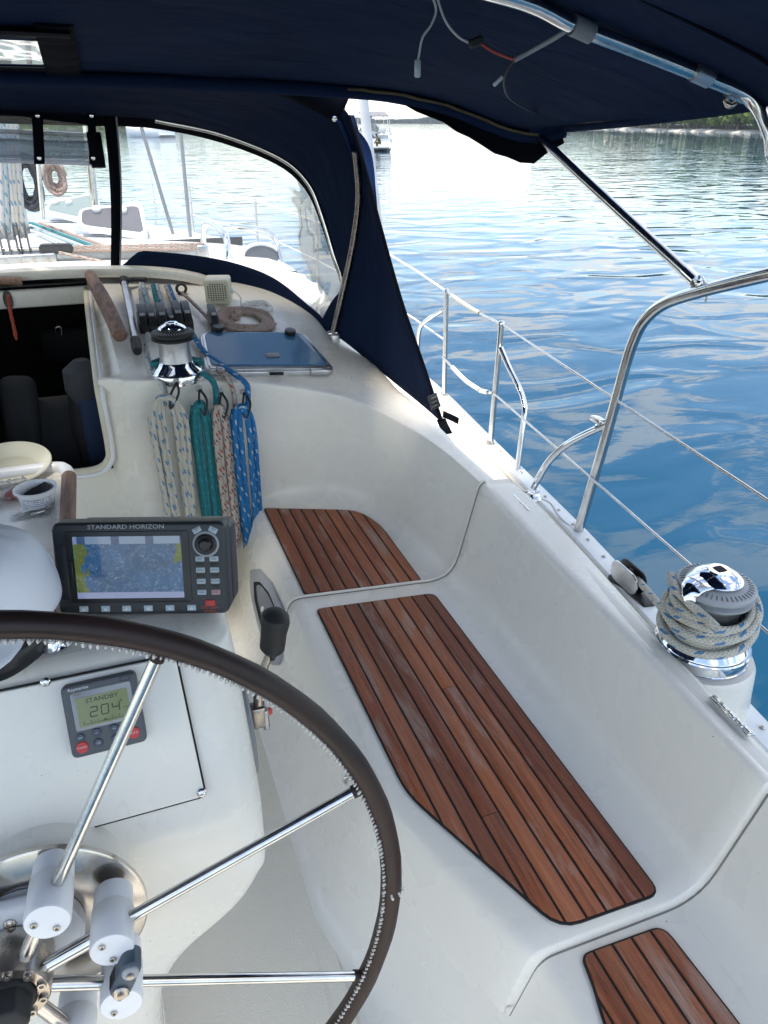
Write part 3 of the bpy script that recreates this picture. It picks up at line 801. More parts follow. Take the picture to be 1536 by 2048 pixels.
# ------------------------------------------------------------------ pedestal
ped = thing('steering_pedestal', 'white moulded steering pedestal behind the wheel', 'pedestal', (-.255, 1.05, SOLE))
PT = math.radians(27); pn = Vector((0, -math.cos(PT), math.sin(PT))); p0 = Vector((-.10, .93, -.77)); pup = Vector((0, math.sin(PT), math.cos(PT)))
lev = [(-1.93, .118, .93, 1.14, .04), (-1.72, .122, .925, 1.14, .04), (-1.54, .133, .915, 1.16, .04), (-1.42, .158, .90, 1.18, .045), (-1.31, .218, .885, 1.19, .05), (-1.205, .308, .87, 1.20, .03), (-1.13, .350, .862, 1.20, .03), (-1.10, .358, .858, 1.20, .03), (-1.0, .362, .85, 1.20, .055),
       (-.945, .360, .852, 1.20, .055), (-.84, .358, .901, 1.20, .055), (-.735, .355, .955, 1.16, .05), (-.715, .345, .970, 1.12, .045), (-.707, .325, .985, 1.09, .035), (-.704, .29, 1.0, 1.06, .02)]
rows = []
for z, hw, yf, yb, r in lev:
    rows.append([Vector((-.255 + q[0], (yf + yb) / 2 + q[1], z)) for q in rrect(2 * hw, yb - yf, r, 6)])
rows = [list(c) for c in zip(*[cr([r_[k] for r_ in rows], 4) for k in range(len(rows[0]))])]
pb = loft('body', rows, 'gelcoat', ped, True)
mesh('top', rows[-1], [tuple(range(len(rows[-1])))], 'gelcoat', ped)
# instrument panel plate lies on the sloping face
def onp(u, v, lift=0): return PN(u, v, p0, pn) + pn * lift
pm = axes(p0, Vector((1, 0, 0)), pup, pn)
inv = pm.inverted()
def to2(u, v): q = inv @ onp(u, v); return (q.x, q.y)
c1, c2, c3 = to2(350, 1310), to2(410, 1590), to2(128, 1685)
pw = (-.46, c1[1]); pl2 = (-.46, c2[1] - .005)
plate = prism('instrument_panel', round2([pw, c1, (c2[0], c2[1]), pl2], .012), .006, pm @ Matrix.Translation((0, 0, .001)), 'gelcoat_seat', ped, .0025, 2)
prism('panel_gasket', round2([(pw[0] - .003, pw[1] + .003), (c1[0] + .003, c1[1] + .003), (c2[0] + .003, c2[1] - .003), (pl2[0], pl2[1] - .003)], .012), .002, pm @ Matrix.Translation((0, 0, -.0006)), 'dark_hole', ped)
for (u, v) in ((92, 1362), (338, 1305), (403, 1582), (128, 1672)): screw(onp(u, v, .007), pn, .0068, plate, 'steel')
# steel disc and white bearing housing behind the hub
lathe('bearing_disc', [(.132, -.004), (.132, .003), (.129, .005), (.05, .005)], WMx @ Matrix.Translation((.036, -.002, -.072)), 'steel_disc', ped, 64)
lathe('bearing_boss', [(.115, -.10), (.115, -.005)], WMx @ Matrix.Translation((.036, -.002, -.072)), 'gelcoat', ped, 48)
hs = lathe('bearing_housing', [(.072, 0), (.072, .02), (.066, .028), (.05, .03)], WMx @ Matrix.Translation((.012, .0, -.066)), 'white_plastic', ped, 40)
box('housing_lug', (.15, .06, .03), WMx @ Matrix.Translation((.0, .045, -.05)), 'white_plastic', ped, .015, 3)
for sx in (-.06, .0, .055): screw(WMx @ Vector((sx, .05, -.0348)), wnn, .008, hs, 'steel_worn')
# ------------------------------------------------------------------ autopilot display on the panel
au, av = to2(125, 1368), to2(303, 1470)
q1, q2, q3, q4 = to2(125, 1368), to2(265, 1335), to2(303, 1470), to2(145, 1513)
ac = ((q1[0] + q2[0] + q3[0] + q4[0]) / 4, (q1[1] + q2[1] + q3[1] + q4[1]) / 4)
AM = pm @ Matrix.Translation((ac[0], ac[1], .007)) @ Matrix.Rotation(math.radians(.6), 4, 'Z')
ap = thing('autopilot_display', 'grey autopilot control head with green display on the pedestal panel', 'instrument', M=AM)
AW, AH = .103, .104
prism('case', rrect(AW, AH, .008), .020, Matrix.Translation((0, 0, 0)), 'case_grey', ap, .004, 3, True)
bez = prism('bezel', rrect(.082, .055, .003), .0012, Matrix.Translation((.001, .013, .0197)), 'mid_grey', ap, .0006, 1, True)
nt = NT('lcd'); nt.set(Base_Color=nt.mix(nt.noise(9), (.20, .235, .10), (.25, .285, .13)), Roughness=.18)
prism('screen', rrect(.070, .042, .002), .0008, Matrix.Translation((.001, .011, .0208)), 'lcd', ap, 0, 1, True)
zt = .0220
def SEG7(ch): return {'2': 'abged', '0': 'abcdef', '4': 'fgbc'}[ch]
def seg_digit(x, y, w, h, ch, parent):
    V, F = [], []
    t_ = w * .2
    R = {'a': (0, h / 2, w, t_), 'g': (0, 0, w, t_), 'd': (0, -h / 2, w, t_), 'f': (-w / 2, h / 4, t_, h / 2), 'b': (w / 2, h / 4, t_, h / 2), 'e': (-w / 2, -h / 4, t_, h / 2), 'c': (w / 2, -h / 4, t_, h / 2)}
    for s_ in SEG7(ch):
        cx_, cy_, a, b = R[s_]; i0 = len(V); a -= .0006; b -= .0006; sk = .08
        for (px_, py_) in ((cx_ - a / 2, cy_ - b / 2), (cx_ + a / 2, cy_ - b / 2), (cx_ + a / 2, cy_ + b / 2), (cx_ - a / 2, cy_ + b / 2)): V.append((x + px_ + sk * py_, y + py_, zt))
        F.append((i0, i0 + 1, i0 + 2, i0 + 3))
    return mesh('digit', V, F, 'lcd_ink', parent, False, None, True)
for xx, ch in ((-.0125, '2'), (.0025, '0'), (.0175, '4')): seg_digit(xx, .009, .0095, .0135, ch, ap)
text('heading_mode', 'STANDBY', .0088, Matrix.Translation((.001, .0255, .0218)), 'lcd_ink', ap, .0001, local=True, sx=1.15)
text('degree_mark', 'o', .006, Matrix.Translation((.0255, .0165, .0218)), 'lcd_ink', ap, .0001, local=True)
text('magnetic_mark', 'MAG', .003, Matrix.Translation((.0305, .005, .0218)), 'lcd_ink', ap, .0001, local=True)
V, F = [], []
def rect(x, y, a, b):
    i0 = len(V); V.extend([(x - a / 2, y - b / 2, zt), (x + a / 2, y - b / 2, zt), (x + a / 2, y + b / 2, zt), (x - a / 2, y + b / 2, zt)]); F.append((i0, i0 + 1, i0 + 2, i0 + 3))
rect(.001, -.0068, .060, .0005)
for k in range(-6, 7): rect(.001 + k * .0048, -.0058, .0005, .0022 if k % 2 == 0 else .0013)
for k in (-1, 0, 1): rect(.001 + k * .0013, -.0055, .0007, .003)
mesh('rudder_bar', V, F, 'lcd_ink', ap, False, None, True)
for k, s_ in ((-6, '30'), (-4, '20'), (-2, '10'), (2, '10'), (4, '20'), (6, '30')): text('bar_number', s_, .0026, Matrix.Translation((.001 + k * .0048, -.0033, .0218)), 'lcd_ink', ap, .0001, local=True)
text('maker_name', 'Raymarine', .0062, Matrix.Translation((-.028, .0455, .0204)), 'white_print', ap, .0002, local=True, sx=1.05)
text('model_mark', 'ST6001', .0036, Matrix.Translation((-.030, .0375, .0212)), 'rust_stain', ap, .0001, local=True)
lathe('logo_ring', [(.0062, .0198), (.0062, .0206), (.0050, .0206), (.0050, .0198)], Matrix.Translation((.036, .0455, 0)) @ Matrix.Diagonal((1.2, .7, 1, 1)), 'dark_case', ap, 20, True)
for (x, y, r, mt, tx, ts) in ((-.036, -.0235, .0058, 'blue_grey', 'DISP', .0032), (-.036, -.0375, .0085, 'key_red', 'STANDBY', .0033), (-.014, -.0215, .0062, 'blue_grey', '-1', .0042), (-.014, -.0365, .0062, 'blue_grey', '-10', .0042), (.010, -.0215, .0062, 'blue_grey', '+1', .0042), (.010, -.0365, .0062, 'blue_grey', '+10', .0042), (.033, -.0195, .0058, 'blue_grey', 'TRACK', .0028), (.035, -.0345, .0085, 'key_red', 'AUTO', .0042)):
    b_ = lathe('button', [(r, .019), (r, .0215), (r * .88, .0228), (r * .4, .0232)], Matrix.Translation((x, y, 0)), mt, ap, 20, True)
    text('button_text', tx, ts, Matrix.Translation((x, y, .0234)), 'white_print', b_, .0001, local=True)

# ------------------------------------------------------------------ chart plotter
ya = math.radians(18.5); el = math.radians(15)
px_ = Vector((math.cos(ya), -math.sin(ya), 0)); pnn = Vector((-math.sin(ya) * math.cos(el), -math.cos(ya) * math.cos(el), math.sin(el))); py_ = pnn.cross(px_)
CPM = axes(PD(282, 1139, 1.17), px_, py_, pnn)
cp = thing('chart_plotter', 'black chart plotter with colour map screen on the pedestal', 'chart plotter', M=CPM)
CW, CH = .268, .150
prism('case', rrect(CW, CH, .012), .032, Matrix.Translation((0, 0, -.032)), 'dark_case', cp, .006, 3, True)
prism('back_shell', rrect(CW - .02, CH - .012, .012), .045, Matrix.Translation((.012, -.002, -.076)), 'black_plastic', cp, .004, 2, True)
prism('screen_surround', rrect(.190, .116, .004), .0016, Matrix.Translation((-.018, .004, -.0002)), 'black_plastic', cp, .001, 2, True)
# chart screen: sea, land and a data bar on top
t = NT('chart_screen'); s = t.N('ShaderNodeSeparateXYZ'); t.l.new(t.tc('Object'), s.inputs[0])
X, Y = s.outputs[0], s.outputs[1]
nv = t.noise(26, 5, .6); nv2 = t.noise(60, 3)
landL = t.mth('LESS_THAN', t.mth('ADD', X, t.mth('MULTIPLY', nv, .06)), -.052)
landR = t.mth('MULTIPLY', t.mth('GREATER_THAN', t.mth('ADD', X, t.mth('MULTIPLY', nv, .05)), .079), t.mth('GREATER_THAN', t.mth('ADD', Y, t.mth('MULTIPLY', nv2, .03)), .028))
c = t.mix(t.ramp(nv, [(.4, 0), (.7, 1)]), (.004, .036, .11), (.012, .065, .17))
c = t.mix(t.mth('MULTIPLY', t.mth('LESS_THAN', t.mth('ABSOLUTE', t.mth('SUBTRACT', t.mth('FRACT', t.mth('MULTIPLY', nv, 9)), .5)), .05), .5), c, (.10, .18, .28))
c = t.mix(t.mth('MAXIMUM', landL, landR), c, (.055, .080, .012))
c = t.mix(t.mth('LESS_THAN', t.mth('ADD', X, t.mth('MULTIPLY', nv, .01)), -.096), c, (.03, .16, .08))
scr = t.ramp(t.noise(90, 4, .7, t.mapv(t.tc('Object'), (1, 2.5, 1)), 2.0), [(.60, 0), (.66, 1)])
c = t.mix(t.mth('MULTIPLY', scr, .35), c, (.35, .42, .48))
bar = t.mth('GREATER_THAN', Y, .042)
cells = t.mth('LESS_THAN', t.mth('FRACT', t.mth('MULTIPLY', t.mth('ADD', X, .2), 19.0)), .24)
c = t.mix(bar, c, t.mix(cells, (.11, .17, .28), (.02, .045, .12)))
c = t.mix(t.mth('LESS_THAN', Y, -.036), c, (.15, .19, .34))  # lavender reflection of sky and hull painted across the lower screen
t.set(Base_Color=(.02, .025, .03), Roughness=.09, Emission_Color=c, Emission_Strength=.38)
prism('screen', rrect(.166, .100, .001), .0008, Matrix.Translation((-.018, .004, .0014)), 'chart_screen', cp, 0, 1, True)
text('maker_name', 'STANDARD HORIZON', .0098, Matrix.Translation((-.018, .0685, .0001)), 'mid_grey', cp, .0003, local=True, sx=1.18)
cv = prism('card_cover', rrect(.026, .088, .002), .0012, Matrix.Translation((-.117, -.004, -.0004)), 'dark_case', cp, .0006, 1, True)
box('cover_latch', (.004, .042, .004), Matrix.Translation((-.1065, -.004, .001)), 'black_plastic', cv, .001, 1, True)
kx = [-.094, -.060, -.027, .007, .041, .075]
for x in kx:
    k_ = prism('soft_key', rrect(.0135, .0095, .001), .0022, Matrix.Translation((x, -.0635, -.0004)), 'key_grey', cp, .0006, 1, True)
    mesh('key_arrow', [(x - .003, -.0657, .0021), (x + .003, -.0657, .0021), (x, -.0610, .0021)], [(0, 1, 2)], 'white_print', k_, False, None, True)
lathe('knob_ring', [(.0205, -.001), (.0205, .001), (.0185, .002), (.0165, .001)], Matrix.Translation((.103, .040, 0)), 'mid_grey', cp, 36, True)
kb = lathe('joystick', [(.0165, -.001), (.0165, .004), (.014, .006), (.0105, .005), (.0095, .010), (.007, .0125), (.003, .013)], Matrix.Translation((.103, .040, 0)), 'black_plastic', cp, 32, True)
for x, rr, tx in ((.0905, .5, 'IN'), (.1155, -.5, 'OUT')):
    M = Matrix.Translation((x, .0625, -.0004)) @ Matrix.Rotation(rr, 4, 'Z'); k_ = prism('zoom_key', rrect(.0135, .0085, .001), .0022, M, 'key_grey', cp, .0006, 1, True)
    text('key_text', 'ZOOM\n' + tx, .0026, M @ Matrix.Translation((0, .001, .0024)), 'dark_case', k_, .0001, local=True)
names = [('ENT', 'CLR'), ('MENU', 'GOTO'), ('MARK', 'ROUTE'), ('FIND', 'MOB')]
for r_, pair in enumerate(names):
    for c_, tx in enumerate(pair):
        x = .0925 + .0218 * c_; y = .0165 - .0182 * r_; red = (tx == 'MOB')
        M = Matrix.Translation((x, y, -.0004)); k_ = prism('key', rrect(.0138, .0082, .001), .0024, M, 'key_pink' if red else 'key_grey', cp, .0006, 1, True)
        text('key_text', tx, .0038, M @ Matrix.Translation((0, 0, .0025)), 'dark_case', k_, .0001, local=True)
        if r_ < 3: box('key_rib', (.012, .003, .0014), Matrix.Translation((x, y - .0093, .0003)), 'black_plastic', cp, .0004, 1, True)
M = Matrix.Translation((.1045, -.056, -.0004)); k_ = prism('power_key', rrect(.0155, .0095, .001), .0026, M, 'key_red', cp, .0006, 1, True)
text('key_text', 'PWR', .004, M @ Matrix.Translation((0, 0, .0027)), 'rust_stain', k_, .0001, local=True)
text('model_mark', 'GPS Chart\nCP300i', .0066, Matrix.Translation((.1035, -.0672, .0001)), 'red_print', cp, .0002, local=True)
lathe('swivel_mount', [(.05, -.06), (.05, -.05), (.03, -.045), (.028, 0)], Matrix.Translation(Vector(CPM.translation) + Vector((.02, .05, -.085))), 'black_plastic', cp, 28)

# ------------------------------------------------------------------ compass, guard rail foot and cap on it
cc = PZ(-14, 1290, -.70)
comp = thing('compass', 'black bowl compass on the pedestal, half hidden by the cap', 'compass', cc)
lathe('bowl', [(.082, -.01), (.084, .016), (.080, .024), (.069, .024), (.064, .014), (.02, .010)], Matrix.Translation(cc), 'black_plastic', comp, 48)
t = NT('compass_card'); t.set(Base_Color=t.mix(t.noise(20), (.05, .05, .03), (.12, .11, .06)), Roughness=.1)
lathe('dial', [(.0635, .0), (.0635, .0145), (.01, .0155)], Matrix.Translation(cc), 'compass_card', comp, 40)
gf = PZ(110, 1293, -.704)
gd = thing('pedestal_guard', 'short polished steel guard post between the compass and the chart plotter', 'guard post', gf)
lathe('flange', [(.021, 0), (.021, .004), (.017, .009), (.0145, .016)], Matrix.Translation(gf), 'chrome', gd, 28)
tube('post', [gf + Vector((0, 0, .01)), gf + Vector((-.002, .012, .05)), gf + Vector((-.01, .05, .085))], .0135, 'steel', gd, 16, n=5)
hc = PD(-22, 1172, 1.08)
t = NT('cap_cloth'); t.set(Base_Color=t.mix(t.noise(5, 3), (.80, .83, .91), (.86, .88, .93)), Roughness=.85); t.bump(t.mth('ADD', t.noise(9, 4, .5), t.mth('MULTIPLY', t.noise(300, 2), .05)), .5, .01)
hat = thing('cap', 'white cloth cap resting over the compass', 'cap', hc)
rows = []
for i in range(15):
    a = math.pi / 2 * i / 14; r = .092 * math.cos(a) ** .66; z = .112 * math.sin(a)
    rows.append([hc + Vector((r * math.cos(b) * 1.0, r * math.sin(b) * 1.12, z - .03 + .005 * noise.noise(Vector((math.cos(b) * 2, math.sin(b) * 2, z * 30))))) for b in [2 * math.pi * k / 48 for k in range(48)]])
loft('crown', rows, 'cap_cloth', hat, True, .002)
lathe('button', [(.007, .080), (.006, .085), (.002, .0865)], Matrix.Translation(hc), 'cap_cloth', hat, 16)
for k in range(3):
    b = math.radians(60 * k + 15)
    tube('seam', [hc + Vector((.0925 * math.cos(a) ** .66 * math.cos(b), .0925 * 1.12 * math.cos(a) ** .66 * math.sin(b), .1125 * math.sin(a) - .03)) for a in [math.pi / 2 * i / 10 for i in range(10)]], .0013, 'cap_cloth', hat, 6)
rows = []
for i in range(5):
    s_ = i / 4; rows.append([hc + Vector(((.09 + .07 * s_ * math.sin(math.pi * (k / 12))) * math.cos(math.radians(200 + 100 * k / 12)), (.10 + .075 * s_ * math.sin(math.pi * (k / 12))) * math.sin(math.radians(200 + 100 * k / 12)) * 1.0, -.03 - .012 * s_)) for k in range(13)])
loft('brim', rows, 'cap_cloth', hat, False, .003)

# ------------------------------------------------------------------ throttle lever beside the pedestal
tb = PY(519, 1424, 1.12)
th = thing('throttle_lever', 'engine throttle lever with black grip beside the pedestal', 'throttle', tb)
tg = PY(548, 1262, 1.13)
tube('arm', [tb + Vector((-.002, 0, -.02)), PY(517, 1375, 1.125), PY(530, 1330, 1.13), PY(543, 1300, 1.13)], [.012, .010, .008, .008], 'steel_worn', th, 12)
gm = zframe(tg, PY(551, 1228, 1.13) - PY(543, 1300, 1.13))
lathe('grip', [(.012, -.034), (.016, -.028), (.0165, .0), (.0185, .016), (.017, .026), (.011, .032), (.004, .034)], gm @ Matrix.Diagonal((1.45, 1.7, 1.3, 1)), 'black_rubber', th, 24)
lathe('grip_neck', [(.0085, -.062), (.0115, -.034)], gm, 'black_rubber', th, 18)
box('mount', (.03, .03, .05), Matrix.Translation(tb + Vector((-.004, 0, -.005))), 'steel_worn', th, .006, 2)
box('mount_clevis', (.012, .03, .05), Matrix.Translation(tb + Vector((.010, 0, -.014))), 'aluminium', th, .004, 2)
lathe('pivot_bolt', [(.008, 0), (.008, .006), (.005, .012)], zframe(tb + Vector((.012, -.002, -.002)), (1, 0, 0)), 'key_red', th, 14)
pc_ = PY(494, 1440, 1.14)
lathe('side_plate', [(.105, -.012), (.105, .006), (.1, .010)], zframe(pc_ + Vector((-.008, 0, 0)), (1, 0, 0)), 'grey_plastic', th, 40)

# ------------------------------------------------------------------ side pocket (engine panel recess) and pad eye on the seat front
def riser_x(z): return .45 - .15 * (SEAT - z) / (SEAT - SOLE)
def on_riser(u, v):
    x = .42
    for _ in range(6): p = PX(u, v, x); x = riser_x(max(SOLE, min(SEAT, p.z))) - .004
    return PX(u, v, x)
rn = Vector((-.43, 0, .15)).normalized(); rp0 = Vector((.45, 0, SEAT)) + rn * .002
corner = [PN(u, v, rp0, rn) for u, v in ((503, 1140), (520, 1138), (545, 1165), (572, 1225), (574, 1290), (560, 1330), (545, 1330), (520, 1255), (505, 1190))]; cen = sum(corner, Vector()) / len(corner)
rM = axes(cen, Vector((0, 1, 0)), rn.cross(Vector((0, 1, 0))), rn); ri = rM.inverted()
poly = [tuple((ri @ p)[:2]) for p in corner]
pk = thing('side_pocket', 'grey framed oval recess in the seat front beside the throttle', 'recess panel', cen)
prism('frame', round2(poly, .02), .010, rM, 'mid_grey', pk, .004, 2)
ins2 = [(x * .70, y * .66) for x, y in poly]
prism('pocket', round2(ins2, .014), .004, rM @ Matrix.Translation((0, 0, .0085)), 'dark_hole', pk)
prism('cover_plate', round2([(x * .62 + .012, y * .5 - .01) for x, y in poly], .03), .004, rM @ Matrix.Translation((-.03, -.004, .0105)), 'grey_plastic', pk, .001, 1)
lathe('key_switch', [(.011, 0), (.011, .006), (.008, .009)], rM @ Matrix.Translation((.03, .004, .012)), 'white_plastic', pk, 18)
pe = PN(705, 1560, rp0, rn)
pad = thing('pad_eye', 'small steel pad eye on the seat front behind the wheel spoke', 'pad eye', pe)
prism('base_plate', rrect(.022, .062, .010), .003, axes(pe, Vector((0, 1, 0)), rn.cross(Vector((0, 1, 0))), rn), 'steel_worn', pad, .001, 1)
tube('eye', [pe + rn * .002 + Vector((0, 0, .016)), pe + rn * .02 + Vector((0, 0, .012)), pe + rn * .026, pe + rn * .02 + Vector((0, 0, -.012)), pe + rn * .002 + Vector((0, 0, -.016))], .004, 'steel', pad, 8, n=5)

# ------------------------------------------------------------------ cockpit table with tubs, bags
TZ = -1.02
tp = [PZ(148, 958, TZ), PZ(160, 1048, TZ)]
tbl = thing('cockpit_table', 'white cockpit table with a weathered teak edge ahead of the pedestal', 'table', (CL, 1.9, SOLE))
xr_ = PZ(150, 985, TZ).x; y_far = PZ(120, 938, TZ).y; y_near = 1.50
prism('table_top', round2([(xr_, y_near), (xr_, y_far - .02), (xr_ - .08, y_far + .02), (2 * CL - xr_ + .08, y_far + .02), (2 * CL - xr_, y_far - .02), (2 * CL - xr_, y_near)], .04), .03, Matrix.Translation((0, 0, TZ - .03)), 'gelcoat', tbl, .006, 2)
rx = xr_ - .018
for sx in (rx, 2 * CL - rx):
    tube('teak_edge', [Vector((sx, y_near + .01, TZ + .004)), Vector((sx, (y_near + y_far) / 2, TZ + .005)), Vector((sx, y_far - .085, TZ + .004))], .023, 'teak_rail', tbl, 12, n=4)
tube('end_cap', [Vector((rx - .002, y_far - .085, TZ + .004)), Vector((rx - .012, y_far - .03, TZ + .006)), Vector((rx - .05, y_far - .002, TZ + .006)), Vector((rx - .2, y_far, TZ + .006)), Vector((2 * CL - rx, y_far, TZ + .006))], .022, 'white_plastic', tbl, 12, n=6)
lathe('table_leg', [(.05, 0), (.05, SOLE * -1 + TZ - .03)], Matrix.Translation((CL, 1.9, SOLE)), 'steel', tbl, 24)
box('drink_holder', (.30, .10, .06), (xr_ - .20, y_near - .05, TZ - .06), 'black_plastic', tbl, .02, 3)
t = NT('tub_print'); s = t.N('ShaderNodeSeparateXYZ'); t.l.new(t.tc(), s.inputs[0])
ln = t.mth('GREATER_THAN', t.mth('FRACT', t.mth('MULTIPLY', s.outputs[2], 150)), .55); nn_ = t.ramp(t.noise(1, 1, .5, t.mapv(t.tc(), (260, 260, 30))), [(.44, 0), (.5, 1)])
blk = t.mth('LESS_THAN', s.outputs[2], .026)
t.set(Base_Color=t.mix(t.mth('MAXIMUM', t.mth('MULTIPLY', ln, nn_), t.mth('MULTIPLY', blk, t.mth('MULTIPLY', ln, .9))), (.70, .71, .74), (.16, .18, .27)), Roughness=.4)
tc_ = PZ(78, 1010, TZ)
tub = thing('plastic_tub', 'round white printed plastic tub with dark contents on the table', 'tub', tc_)
TS = .088
lathe('wall', [(TS * .50, 0), (TS * .52, .004), (TS * .60, .046), (TS * .63, .052), (TS * .70, .054), (TS * .70, .058), (TS * .62, .059), (TS * .60, .052), (TS * .50, .008)], Matrix.Translation(tc_), 'white_plastic', tub, 40)
V, F = [], []
for k in range(18):
    a = math.radians(-150 + 118 * k / 17)
    for hh in (.008, .044): r = TS * (.523 + (.60 - .523) * hh / .046) + .0006; V.append(tc_ + Vector((r * math.cos(a), r * math.sin(a), hh)))
for k in range(17): F.append((2 * k, 2 * k + 2, 2 * k + 3, 2 * k + 1))
mesh('printed_label', V, F, 'tub_print', tub)
mesh('contents', [tc_ + Vector(p) for p in ((-.03, -.03, .035), (.03, -.035, .035), (.045, .01, .052), (.025, .04, .056), (-.01, .03, .045), (-.04, .01, .036), (0, 0, .02))], [(0, 1, 6), (1, 2, 6), (2, 3, 6), (3, 4, 6), (4, 5, 6), (5, 0, 6)], 'interior_bag', tub)
pc2 = PZ(35, 944, TZ)
lathe('dish', [(.07, 0), (.09, .004), (.125, .034), (.132, .036), (.13, .040), (.118, .036), (.085, .010), (.03, .008)], Matrix.Translation(pc2 + Vector((-.02, 0, 0))) @ Matrix.Rotation(.18, 4, 'X'), 'cream_plastic', None, 48)
tag(bpy.data.objects['dish'], 'shallow cream plastic dish lying at the far end of the table', 'dish')
def crumple(name, c, sx, sy, sz, mat, seed, parent=None):
    rows = []
    for i in range(9):
        rows.append([c + Vector(((k / 12 - .5) * sx, (i / 8 - .5) * sy, sz * (.25 + .75 * abs(noise.noise(Vector((k * .55, i * .6, seed)))) * 1.6) * math.sin(math.pi * min(1, max(.06, i / 8))) ** .4 * math.sin(math.pi * min(.95, max(.05, k / 12))) ** .4)) for k in range(13)])
    return loft(name, rows, mat, parent, sharp=0)
bgc = PZ(18, 985, TZ + .002)
bagt = thing('plastic_bag', 'crumpled clear plastic bag with a red item inside, beside the tub', 'bag', bgc)
crumple('film', bgc, .13, .16, .05, 'polybag', 3, bagt)
crumple('red_content', bgc + Vector((.025, -.03, .001)), .07, .06, .028, 'key_red', 8, bagt)
pk_ = PZ(62, 1028, TZ + .002)
pkt = thing('small_packet', 'small clear packet with a white paper tag on the table', 'packet', pk_)
crumple('film', pk_, .11, .05, .012, 'polybag', 12, pkt)
mesh('paper_tag', [pk_ + Vector(p) for p in ((-.02, -.012, .013), (.04, .004, .014), (.036, .024, .013), (-.024, .010, .012))], [(0, 1, 2, 3)], 'white_print', pkt)
box('steel_parts', (.045, .010, .008), Matrix.Translation(pk_ + Vector((.02, -.012, .006))) @ Matrix.Rotation(.3, 4, 'Z'), 'steel', pkt, .003)

# ------------------------------------------------------------------ companionway: jamb, frame, sliding hatch, cabin
cab = thing('cabin_interior', 'dark cabin seen through the companionway opening', 'cabin', (CL, 4, -2.6))
def wallq(name, pts, mat='interior_wall'): return mesh(name, pts, [(0, 1, 2, 3)], mat, cab, False)
x0, x1 = -1.6, .95; ya_, yb_ = 3.06, 5.6; zb, zt_ = -2.45, -1.02
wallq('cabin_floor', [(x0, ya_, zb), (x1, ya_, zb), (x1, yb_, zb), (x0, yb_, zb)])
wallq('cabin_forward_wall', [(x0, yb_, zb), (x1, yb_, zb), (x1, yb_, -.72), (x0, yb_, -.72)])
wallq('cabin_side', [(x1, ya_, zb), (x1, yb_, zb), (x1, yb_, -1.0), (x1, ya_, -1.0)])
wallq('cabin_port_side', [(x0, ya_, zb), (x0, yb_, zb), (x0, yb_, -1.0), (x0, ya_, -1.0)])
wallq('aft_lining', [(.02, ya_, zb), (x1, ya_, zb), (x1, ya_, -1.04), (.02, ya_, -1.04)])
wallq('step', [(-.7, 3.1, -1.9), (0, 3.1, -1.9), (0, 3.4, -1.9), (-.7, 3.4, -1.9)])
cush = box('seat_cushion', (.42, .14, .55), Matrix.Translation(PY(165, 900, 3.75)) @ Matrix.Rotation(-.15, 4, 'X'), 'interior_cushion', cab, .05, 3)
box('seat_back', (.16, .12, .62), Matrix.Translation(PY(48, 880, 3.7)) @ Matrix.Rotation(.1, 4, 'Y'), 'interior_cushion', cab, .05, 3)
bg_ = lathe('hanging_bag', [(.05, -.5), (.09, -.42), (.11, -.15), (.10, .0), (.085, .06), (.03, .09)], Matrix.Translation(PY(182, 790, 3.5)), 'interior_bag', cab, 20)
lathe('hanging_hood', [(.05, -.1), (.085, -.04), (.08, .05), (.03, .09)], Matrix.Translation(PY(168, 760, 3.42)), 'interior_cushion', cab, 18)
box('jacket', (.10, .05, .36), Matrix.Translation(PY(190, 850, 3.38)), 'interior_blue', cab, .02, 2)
box('locker_front', (.34, .05, .2), Matrix.Translation(PY(145, 690, 4.6)), 'interior_bag', cab, .03, 3)
tube('tap', [PY(112, 665, 4.4), PY(112, 655, 4.4), PY(122, 655, 4.4), PY(124, 672, 4.4)], .006, 'steel', cab, 8, n=4)
# jamb surface between roof/bulkhead edge and frame
edgeL = [OUT[-1].copy()]
edgeL = []
lastrow = rows2[-1]
edgeR = [p.copy() for p in lastrow]                         # from bulkhead foot up over the rim and forward along the roof
fw = []
for p in edgeR:
    zf = p.z - (.03 if p.y > 3.1 else 0); fw.append(Vector((-.095, max(p.y + .085, 3.105), min(zf - .01, -.62))))
jr = [[a, a.lerp(b, .5) + Vector((0, .015, -.002)), b, b + Vector((-.0, .05, -.03))] for a, b in zip(edgeR, fw)]
jmb = struct(loft('companionway_jamb', jr, 'gelcoat_cream'), 'cream moulded side of the companionway')
loft('port_jamb', mir(jr), 'gelcoat_cream', jmb)
fr_t = thing('companionway_frame', 'cream plastic frame round the companionway opening', 'frame', (-.1, 3.1, -1.27))
SILL = PY(215, 935, 3.10).z
pth = [Vector((-.098, 3.98, -.72)), Vector((-.098, 3.6, -.80)), Vector((-.098, 3.14, -.93)), Vector((-.098, 3.10, -1.02)), Vector((-.098, 3.095, SILL + .10)), Vector((-.11, 3.095, SILL + .035)), Vector((-.165, 3.095, SILL)), Vector((-.3, 3.095, SILL)), Vector((2 * CL + .165, 3.095, SILL)), Vector((2 * CL + .1, 3.095, SILL + .1)), Vector((2 * CL + .098, 3.1, -.95)), Vector((2 * CL + .098, 3.98, -.72))]
tube('frame_outer', pth, .016, 'cream_plastic', fr_t, 10, n=6)
tube('frame_lip', [p + Vector((.014 if p.x > CL else -.014, -.014, -.014 if abs(p.z - SILL) < .03 else 0)) for p in pth], .010, 'white_plastic', fr_t, 8, n=6)
mesh('lower_bulkhead', [(-.0, 2.985, SOLE), (2 * CL, 2.985, SOLE), (2 * CL, 3.11, SILL - .01), (0.0, 3.11, SILL - .01)], [(0, 1, 2, 3)], 'gelcoat_cream', fr_t, False)
